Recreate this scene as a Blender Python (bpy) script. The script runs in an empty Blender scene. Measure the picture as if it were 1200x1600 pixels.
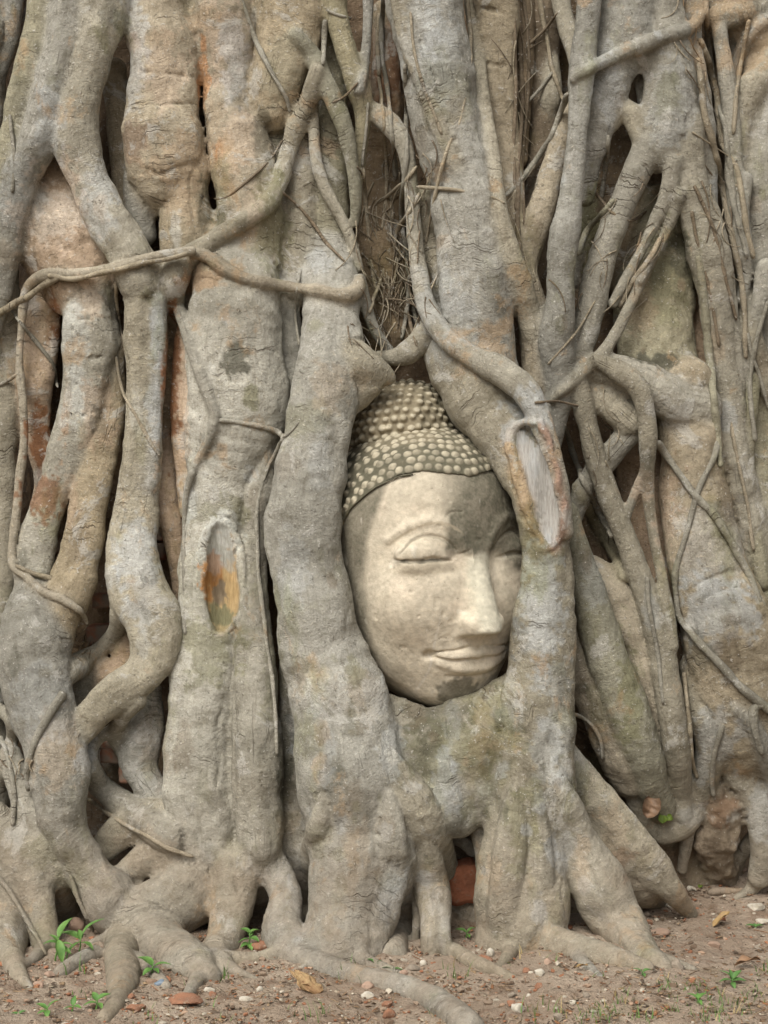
import bpy, bmesh, math, random, os
import numpy as np
from mathutils import Vector, Matrix

SC = bpy.context.scene
COL = SC.collection
R = math.radians

# ------------------------------------------------------------------ camera
CAMY, CAMZ, K = -3.5, 0.97, 1.5e-3 / 3.5
cd = bpy.data.cameras.new("camera")
cam = bpy.data.objects.new("camera", cd)
COL.objects.link(cam)
cam.location = (0, CAMY, CAMZ)
cam.rotation_euler = (R(90), 0, 0)
cd.sensor_fit = 'VERTICAL'
cd.sensor_height = 24
cd.lens = 24 / (1600 * K)
cd.clip_end = 500
SC.camera = cam

# ------------------------------------------------------------------ light: bright overcast
SUN_EL, SUN_AZ = R(50), R(208)          # azimuth measured clockwise from +Y
w = bpy.data.worlds.new("World")
SC.world = w
w.use_nodes = True
nt = w.node_tree
bg = nt.nodes["Background"]
sky = nt.nodes.new("ShaderNodeTexSky")
sky.sky_type = 'NISHITA'
sky.sun_disc = False
sky.sun_elevation = SUN_EL
sky.sun_rotation = SUN_AZ
sky.air_density = 1.0
sky.dust_density = 6.0
sky.ozone_density = 1.0
hs = nt.nodes.new("ShaderNodeHueSaturation")
hs.inputs["Saturation"].default_value = 0.28
nt.links.new(sky.outputs[0], hs.inputs["Color"])
nt.links.new(hs.outputs[0], bg.inputs[0])
bg.inputs[1].default_value = 0.122
sd = bpy.data.lights.new("sun", 'SUN')
sd.energy = 1.35
sd.angle = R(34)
sd.color = (1.0, 0.95, 0.87)
sun = bpy.data.objects.new("sun", sd)
COL.objects.link(sun)
sdir = Vector((math.sin(SUN_AZ) * math.cos(SUN_EL), math.cos(SUN_AZ) * math.cos(SUN_EL), math.sin(SUN_EL)))
sun.rotation_euler = (-sdir).to_track_quat('-Z', 'Y').to_euler()
sun.location = sdir * 8
SC.view_settings.view_transform = 'Standard'
SC.view_settings.look = 'None'
SC.view_settings.exposure = 0.53
SC.view_settings.gamma = 1.0
SC.render.film_transparent = False
SC.cycles.max_bounces = 7
SC.cycles.diffuse_bounces = 6

# ------------------------------------------------------------------ helpers
def _h(ix, iy, iz, seed):
    h = (ix * 73856093) ^ (iy * 19349663) ^ (iz * 83492791) ^ (seed * 2654435761 & 0x7fffffff)
    h = h & 0xffffffff
    h = ((h ^ (h >> 15)) * 2246822519) & 0xffffffff
    h = ((h ^ (h >> 13)) * 3266489917) & 0xffffffff
    h = h ^ (h >> 16)
    return (h & 0xffffff).astype(np.float32) / np.float32(0x7fffff) - 1.0

def vn(p, seed=0):
    """value noise in -1..1 for an (n,3) array"""
    f = np.floor(p)
    i = f.astype(np.int64)
    t = (p - f).astype(np.float32)
    t = t * t * (3 - 2 * t)
    x, y, z = i[:, 0], i[:, 1], i[:, 2]
    out = 0
    for a in (0, 1):
        wx = t[:, 0] if a else 1 - t[:, 0]
        for b in (0, 1):
            wy = t[:, 1] if b else 1 - t[:, 1]
            for c in (0, 1):
                wz = t[:, 2] if c else 1 - t[:, 2]
                out = out + wx * wy * wz * _h(x + a, y + b, z + c, seed)
    return out

def sstep(a, b, x):
    t = np.clip((x - a) / (b - a), 0, 1)
    return t * t * (3 - 2 * t)

def gz(x, y):
    """height of the ground"""
    x = np.asarray(x, float); y = np.asarray(y, float)
    p = np.stack([x.ravel(), y.ravel(), np.zeros(x.size)], 1)
    n = (0.016 * vn(p * 2.3, 5) + 0.008 * vn(p * 6.1, 6) + 0.0035 * vn(p * 17, 7)).reshape(x.shape)
    return n * sstep(14, 3, np.hypot(x, y)) + 0.09 * sstep(0.0, 0.55, y) - 0.02 * sstep(-0.3, -1.2, y)

def g_depth(px, py):
    """y of the ground seen at a pixel of the photograph"""
    d = 3.4
    t = max((py - 800) * K, 1e-4)
    for _ in range(12):
        d = 0.5 * d + 0.5 * min((CAMZ - float(gz((px - 600) * K * d, d + CAMY))) / t, 4.3)
    return d + CAMY

def at(px, py, y):
    d = y - CAMY
    return np.array([(px - 600) * K * d, y, CAMZ - (py - 800) * K * d])

def on_ground(px, py):
    y = g_depth(px, py)
    q = at(px, py, y)
    return float(q[0]), float(y), float(gz(q[0], y))

def empty(name, loc, label, cat, group=None):
    o = bpy.data.objects.new(name, None)
    COL.objects.link(o)
    o.location = loc
    o.empty_display_size = 0.1
    o["label"] = label; o["category"] = cat
    if group: o["group"] = group
    return o

def tag(o, label, cat, group=None):
    o["label"] = label; o["category"] = cat
    if group: o["group"] = group
    return o

def mesh_obj(name, verts, faces, mat, parent=None, smooth=True, off=(0, 0, 0), attrs=None, normals=None):
    me = bpy.data.meshes.new(name)
    v = np.asarray(verts, np.float32) - np.asarray(off, np.float32)
    f = np.asarray(faces) if not isinstance(faces, list) else faces
    if isinstance(f, np.ndarray):
        n, m = f.shape
        me.vertices.add(len(v)); me.vertices.foreach_set("co", v.ravel())
        me.loops.add(n * m); me.loops.foreach_set("vertex_index", f.astype(np.int32).ravel())
        me.polygons.add(n)
        me.polygons.foreach_set("loop_start", np.arange(0, n * m, m, dtype=np.int32))
        me.polygons.foreach_set("loop_total", np.full(n, m, np.int32))
        me.update(calc_edges=True)
    else:
        me.from_pydata([tuple(map(float, q)) for q in v], [], [tuple(int(i) for i in q) for q in f])
    if smooth:
        me.polygons.foreach_set("use_smooth", np.ones(len(me.polygons), bool))
    for an, (at_, arr) in (attrs or {}).items():
        a = me.attributes.new(an, at_, 'POINT')
        a.data.foreach_set("vector" if at_ == 'FLOAT_VECTOR' else ("color" if at_ == 'FLOAT_COLOR' else "value"), np.ascontiguousarray(arr, np.float32).ravel())
    if normals is not None:
        me.normals_split_custom_set_from_vertices(np.asarray(normals, np.float32).tolist())
    if mat: me.materials.append(mat)
    o = bpy.data.objects.new(name, me)
    COL.objects.link(o)
    if parent: o.parent = parent
    return o

# ------------------------------------------------------------------ node helper
class NT:
    def __init__(s, name):
        s.m = bpy.data.materials.new(name)
        s.m.use_nodes = True
        s.t = s.m.node_tree
        s.b = s.t.nodes["Principled BSDF"]
    def n(s, typ, ins=None, **kw):
        nd = s.t.nodes.new(typ)
        for k, v in kw.items(): setattr(nd, k, v)
        for k, v in (ins or {}).items(): s.put(nd.inputs[k], v)
        return nd
    def put(s, sock, v):
        if isinstance(v, bpy.types.NodeSocket): s.t.links.new(v, sock)
        elif isinstance(v, bpy.types.Node): s.t.links.new(v.outputs[0], sock)
        else:
            if hasattr(sock.default_value, '__len__') and isinstance(v, (tuple, list)) and len(v) == 3 and len(sock.default_value) == 4: v = (*v, 1)
            sock.default_value = v
    def math(s, op, a, b=None, c=None, clamp=False):
        nd = s.t.nodes.new("ShaderNodeMath"); nd.operation = op; nd.use_clamp = clamp
        s.put(nd.inputs[0], a)
        if b is not None: s.put(nd.inputs[1], b)
        if c is not None: s.put(nd.inputs[2], c)
        return nd.outputs[0]
    def noise(s, vec, scale, detail=3, rough=0.55, dist=0.0):
        return s.n("ShaderNodeTexNoise", {"Vector": vec, "Scale": scale, "Detail": detail, "Roughness": rough, "Distortion": dist}).outputs[0]
    def mapr(s, v, a, b, c=0.0, d=1.0, smooth=True):
        nd = s.n("ShaderNodeMapRange", {"Value": v, "From Min": a, "From Max": b, "To Min": c, "To Max": d})
        if smooth: nd.interpolation_type = 'SMOOTHSTEP'
        return nd.outputs[0]
    def mix(s, fac, a, b, mode='MIX'):
        nd = s.t.nodes.new("ShaderNodeMix"); nd.data_type = 'RGBA'; nd.blend_type = mode
        s.put(nd.inputs[0], fac); s.put(nd.inputs[6], a); s.put(nd.inputs[7], b)
        return nd.outputs[2]
    def scale(s, vec, xyz, loc=(0, 0, 0)):
        return s.n("ShaderNodeMapping", {"Vector": vec, "Scale": xyz, "Location": loc}).outputs[0]
    def attr(s, name, out=1):
        return s.n("ShaderNodeAttribute", attribute_name=name).outputs[out]
    def obj(s):
        return s.n("ShaderNodeTexCoord").outputs["Object"]
    def bump(s, h, dist, strength=1.0, normal=None):
        nd = s.n("ShaderNodeBump", {"Height": h, "Distance": dist, "Strength": strength})
        if normal is not None: s.put(nd.inputs["Normal"], normal)
        return nd.outputs[0]
    def done(s, col, rough=0.85, normal=None, spec=0.25):
        s.put(s.b.inputs["Base Color"], col); s.put(s.b.inputs["Roughness"], rough)
        s.b.inputs["Specular IOR Level"].default_value = spec
        if normal is not None: s.put(s.b.inputs["Normal"], normal)
        return s.m

# ------------------------------------------------------------------ materials
def bark_material(name="fig_bark"):
    s = NT(name)
    P = s.obj(); B = s.attr("bark"); T = s.attr("tone", 0)
    mul = lambda c, k: s.mix(1.0, c, k, 'MULTIPLY')
    nl = s.noise(P, 3.2, 4, 0.6)
    nm = s.noise(P, 11, 4, 0.6)
    col = s.mix(s.mapr(nl, 0.3, 0.7, 0.0, 1.0), mul(T, (0.74, 0.73, 0.70)), mul(T, (1.20, 1.20, 1.20)))
    # fine streaks along the root
    st = s.noise(s.scale(B, (110, 13, 1)), 1.0, 4, 0.65)
    col = s.mix(s.mapr(st, 0.50, 0.30, 0.0, 0.42), col, mul(col, (0.60, 0.57, 0.52)))
    col = s.mix(s.mapr(st, 0.55, 0.75, 0.0, 0.45), col, mul(col, (1.28, 1.27, 1.25)))
    mo = s.noise(P, 38, 5, 0.75)
    col = s.mix(s.mapr(mo, 0.35, 0.49, 0.55, 0.0), col, mul(col, (0.62, 0.60, 0.54)))
    col = s.mix(s.mapr(mo, 0.52, 0.66, 0.0, 0.6), col, mul(col, (1.32, 1.32, 1.30)))
    # cool pale lichen with a crisp flaky edge
    li = s.mapr(s.noise(P, 7.5, 7, 0.74, 0.5), 0.565, 0.625, 0.0, 0.60)
    col = s.mix(li, col, (0.40, 0.388, 0.345))
    # warm stripped patches
    wa = s.mapr(s.noise(s.scale(P, (1, 1, 0.8), (7, 3, 1)), 4.6, 6, 0.70, 0.3), 0.585, 0.66, 0.0, 0.55)
    col = s.mix(wa, col, (0.325, 0.225, 0.125))
    # green-grey algae
    al = s.mapr(s.noise(s.scale(P, (1.3, 1, 0.7), (2, 9, 4)), 3.4, 6, 0.70), 0.55, 0.68, 0.0, 0.60)
    col = s.mix(al, col, mul(col, (0.72, 0.74, 0.50)))
    # small dark pits and pale flecks
    pk = s.mapr(s.noise(P, 85, 3, 0.75), 0.62, 0.69, 0.0, 0.48)
    col = s.mix(pk, col, (0.080, 0.070, 0.052))
    fl = s.mapr(s.noise(P, 120, 2, 0.6), 0.655, 0.70, 0.0, 0.55)
    col = s.mix(fl, col, (0.47, 0.45, 0.40))
    bl = s.mapr(s.noise(s.scale(P, (1, 1, 0.7), (4, 4, 4)), 19, 5, 0.75), 0.635, 0.70, 0.0, 0.50)
    col = s.mix(bl, col, (0.078, 0.073, 0.050))
    # wrinkles across the root: thin broken cracks
    wob = s.math('MULTIPLY', s.math('SUBTRACT', s.noise(s.scale(B, (11, 5, 1)), 1.0, 4), 0.5), 0.09)
    sx = s.n("ShaderNodeSeparateXYZ", {0: B})
    vv = s.math('ADD', sx.outputs[1], wob)
    def lines(fu, fv, wdt, mk):
        r = s.noise(s.n("ShaderNodeCombineXYZ", {0: s.math('MULTIPLY', sx.outputs[0], fu), 1: s.math('MULTIPLY', vv, fv), 2: sx.outputs[2]}).outputs[0], 1.0, 2, 0.5)
        return s.math('MULTIPLY', s.mapr(s.math('ABSOLUTE', s.math('SUBTRACT', r, 0.5)), 0.0, wdt, 1.0, 0.0), mk)
    m1 = s.mapr(s.noise(s.scale(P, (1, 1, 1), (1, 8, 2)), 5.5, 4), 0.56, 0.66)
    m2 = s.mapr(s.noise(s.scale(P, (1, 1, 1), (6, 1, 5)), 6.5, 4), 0.58, 0.68)
    crack = s.math('MAXIMUM', lines(2.0, 26.0, 0.016, m1), s.math('MULTIPLY', lines(26.0, 2.2, 0.016, m2), 0.55))
    col = s.mix(s.math('MULTIPLY', crack, 0.45), col, (0.085, 0.062, 0.040))
    r2 = s.noise(s.n("ShaderNodeCombineXYZ", {0: s.math('MULTIPLY', sx.outputs[0], 6.0), 1: s.math('MULTIPLY', vv, 120.0), 2: sx.outputs[2]}).outputs[0], 1.0, 3, 0.65)
    col = s.mix(s.mapr(r2, 0.45, 0.30, 0.0, 0.25), col, mul(col, (0.62, 0.58, 0.52)))
    # lenticels: short raised dashes across the root
    le = s.noise(s.n("ShaderNodeCombineXYZ", {0: s.math('MULTIPLY', sx.outputs[0], 70.0), 1: s.math('MULTIPLY', vv, 230.0), 2: sx.outputs[2]}).outputs[0], 1.0, 2, 0.5)
    lm = s.mapr(s.noise(s.scale(P, (1, 1, 1), (3, 3, 8)), 8, 3), 0.42, 0.58)
    col = s.mix(s.math('MULTIPLY', s.mapr(le, 0.62, 0.70, 0.0, 0.6), lm), col, mul(col, (1.55, 1.50, 1.40)))
    col = s.mix(s.math('MULTIPLY', s.mapr(le, 0.38, 0.31, 0.0, 0.55), lm), col, mul(col, (0.50, 0.46, 0.40)))
    gr = s.noise(P, 210, 3, 0.7)
    col = s.mix(s.mapr(gr, 0.40, 0.60), mul(col, (0.93, 0.925, 0.92)), mul(col, (1.06, 1.06, 1.06)))
    # dust splashed on the lowest bark
    geo = s.n("ShaderNodeNewGeometry")
    gzv = s.n("ShaderNodeSeparateXYZ", {0: geo.outputs["Position"]}).outputs[2]
    du = s.math('MULTIPLY', s.mapr(s.math('ADD', gzv, s.math('MULTIPLY', s.math('SUBTRACT', nl, 0.5), 0.5)), 0.02, 0.42, 1.0, 0.0), s.mapr(nm, 0.25, 0.75, 0.15, 0.7))
    col = s.mix(du, col, s.mix(s.mapr(mo, 0.35, 0.65), (0.225, 0.178, 0.126), (0.300, 0.243, 0.178)))
    h = s.math('MULTIPLY', s.noise(P, 60, 5, 0.75), 1.2)
    h = s.math('ADD', h, s.math('MULTIPLY', st, 0.25))
    h = s.math('ADD', h, s.math('MULTIPLY', r2, 0.35))
    h = s.math('SUBTRACT', h, s.math('MULTIPLY', crack, 0.9))
    h = s.math('SUBTRACT', h, s.math('MULTIPLY', pk, 0.5))
    h = s.math('ADD', h, s.math('MULTIPLY', li, 0.25))
    h = s.math('ADD', h, s.math('MULTIPLY', s.math('MULTIPLY', le, lm), 0.35))
    h = s.math('ADD', h, s.math('MULTIPLY', nm, 1.6))
    return s.done(col, 0.88, s.bump(h, 0.0050, 0.9), 0.2)

def wood_scar_material():
    s = NT("exposed_wood")
    P = s.obj(); T = s.attr("tone", 0)
    g = s.noise(s.scale(P, (240, 120, 30)), 1.0, 5, 0.7)
    g2 = s.noise(s.scale(P, (45, 45, 9)), 1.0, 4, 0.65)
    col = s.mix(s.mapr(g, 0.34, 0.66), s.mix(1.0, T, (0.85, 0.83, 0.80), 'MULTIPLY'), s.mix(1.0, T, (1.13, 1.13, 1.13), 'MULTIPLY'))
    col = s.mix(s.mapr(g2, 0.62, 0.72, 0, 0.45), col, s.mix(1.0, T, (0.45, 0.40, 0.36), 'MULTIPLY'))
    return s.done(col, 0.8, s.bump(s.math('ADD', g, g2), 0.006, 0.8))

M = {}
M['bark'] = bark_material()
M['wood_scar'] = wood_scar_material()

def simple_mat(name, c1, c2, scale=20, rough=0.85, bump=0.003, c3=None, spec=0.25):
    s = NT(name); P = s.obj()
    n = s.noise(P, scale, 5, 0.65)
    col = s.mix(s.mapr(n, 0.35, 0.65), c1, c2)
    if c3: col = s.mix(s.mapr(s.noise(P, scale * 3.1, 4, 0.7), 0.56, 0.68), col, c3)
    return s.done(col, rough, s.bump(s.noise(P, scale * 2.5, 5, 0.7), bump, 0.8), spec)
# ------------------------------------------------------------------ the strangler fig
# One row per root: kind | tone | blend k (mm) | flat | sink | px,py,width[,y] ...   (photo pixels; y in metres, 'g' = at the ground,
# none = lying on what is already there). Rows run from back to front.
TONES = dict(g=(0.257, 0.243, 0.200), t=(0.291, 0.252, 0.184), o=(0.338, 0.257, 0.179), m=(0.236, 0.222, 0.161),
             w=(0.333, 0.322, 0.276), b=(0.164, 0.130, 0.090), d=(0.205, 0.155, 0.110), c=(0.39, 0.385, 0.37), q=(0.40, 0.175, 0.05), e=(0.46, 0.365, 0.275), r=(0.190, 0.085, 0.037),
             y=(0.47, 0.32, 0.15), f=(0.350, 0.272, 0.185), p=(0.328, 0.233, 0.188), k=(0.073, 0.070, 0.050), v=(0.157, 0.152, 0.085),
             u=(0.363, 0.380, 0.377), h=(0.439, 0.442, 0.405))
# stains, lichen and stripped patches with a place of their own: px, py, half width, half height, tone, strength
STAINS = [(95,335,60,80,'e',.8),(256,110,44,60,'e',.45),(350,60,46,80,'e',.55),(372,210,30,50,'e',.4),(318,110,9,60,'q',.55),(340,238,12,22,'q',.6),(312,440,34,18,'q',.5),(205,66,14,14,'q',.35),(282,640,16,110,'e',.6),(262,760,20,60,'e',.6),(135,470,24,40,'e',.5),(60,560,22,70,'e',.5),(100,640,10,60,'q',.35),(1000,760,26,40,'e',.6),(1040,820,26,60,'e',.45),(250,60,40,14,'f',.5),(400,330,20,50,'e',.3),(30,300,30,60,'u',.35),(660,60,40,70,'u',.3),
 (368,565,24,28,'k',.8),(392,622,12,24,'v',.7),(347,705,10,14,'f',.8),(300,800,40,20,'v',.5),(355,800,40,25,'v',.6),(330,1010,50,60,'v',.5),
 (315,760,40,60,'w',.5),(90,500,14,50,'r',.9),(62,690,18,55,'r',.9),(62,775,34,34,'r',.75),(110,780,20,40,'o',.6),(268,590,14,110,'r',.9),(320,428,34,30,'f',.8),
 (208,217,24,32,'d',.85),(300,255,70,46,'f',.7),(330,200,30,50,'f',.35),(282,310,26,40,'f',.5),(275,360,12,40,'h',.5),(90,330,50,60,'h',.3),(318,30,26,20,'f',.7),(112,520,26,70,'h',.75),(118,625,34,50,'h',.7),(155,660,28,70,'o',.6),(60,480,26,50,'f',.6),
 (246,515,12,60,'u',.7),(240,640,12,70,'u',.5),(208,90,30,90,'u',.5),(75,200,24,60,'u',.5),(150,320,30,60,'u',.45),(215,870,36,60,'u',.55),(222,960,30,30,'u',.5),
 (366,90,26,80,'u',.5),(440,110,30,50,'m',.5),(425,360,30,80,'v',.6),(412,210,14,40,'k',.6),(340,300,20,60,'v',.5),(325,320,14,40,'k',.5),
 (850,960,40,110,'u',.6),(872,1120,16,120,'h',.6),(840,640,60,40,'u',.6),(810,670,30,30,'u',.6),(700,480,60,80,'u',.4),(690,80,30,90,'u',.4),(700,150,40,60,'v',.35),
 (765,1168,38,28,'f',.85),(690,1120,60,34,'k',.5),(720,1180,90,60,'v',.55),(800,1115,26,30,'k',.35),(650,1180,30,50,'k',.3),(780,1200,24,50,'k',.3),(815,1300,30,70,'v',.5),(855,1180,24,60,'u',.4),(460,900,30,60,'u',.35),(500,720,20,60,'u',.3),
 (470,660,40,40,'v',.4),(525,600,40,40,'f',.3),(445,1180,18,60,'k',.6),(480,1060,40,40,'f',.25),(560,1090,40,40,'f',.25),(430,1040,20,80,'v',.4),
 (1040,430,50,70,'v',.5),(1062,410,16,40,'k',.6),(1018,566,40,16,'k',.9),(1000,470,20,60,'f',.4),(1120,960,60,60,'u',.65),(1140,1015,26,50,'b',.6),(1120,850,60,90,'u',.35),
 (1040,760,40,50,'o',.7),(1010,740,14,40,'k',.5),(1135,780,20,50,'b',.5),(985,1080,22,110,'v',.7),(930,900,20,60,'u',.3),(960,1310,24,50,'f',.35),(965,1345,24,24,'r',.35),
 (88,1180,44,70,'f',.35),(75,1330,40,30,'v',.35),(60,1100,50,60,'u',.3),(250,1150,30,60,'o',.25),(225,1330,60,40,'o',.25),(606,110,24,60,'r',.7),(512,230,24,20,'f',.6),
 (900,420,14,40,'v',.4),(918,330,16,90,'v',.8),(945,140,26,60,'u',.4),(1050,150,40,80,'u',.35),(1125,1150,40,40,'u',.5),(1190,1270,24,50,'u',.4),(1092,510,20,70,'o',.7),
 (1130,1262,30,24,'r',.45),(1150,1275,14,12,'h',.6),(344,852,34,40,'h',.95),(350,820,20,20,'h',.9),(334,900,18,32,'q',.95),(360,915,14,34,'y',.9),(344,925,9,24,'d',.95),(345,962,26,16,'v',.9),(360,880,12,24,'h',.6),
 (845,760,10,60,'k',.30),(835,720,8,40,'u',.5),(340,940,70,120,'v',.25)]
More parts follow.
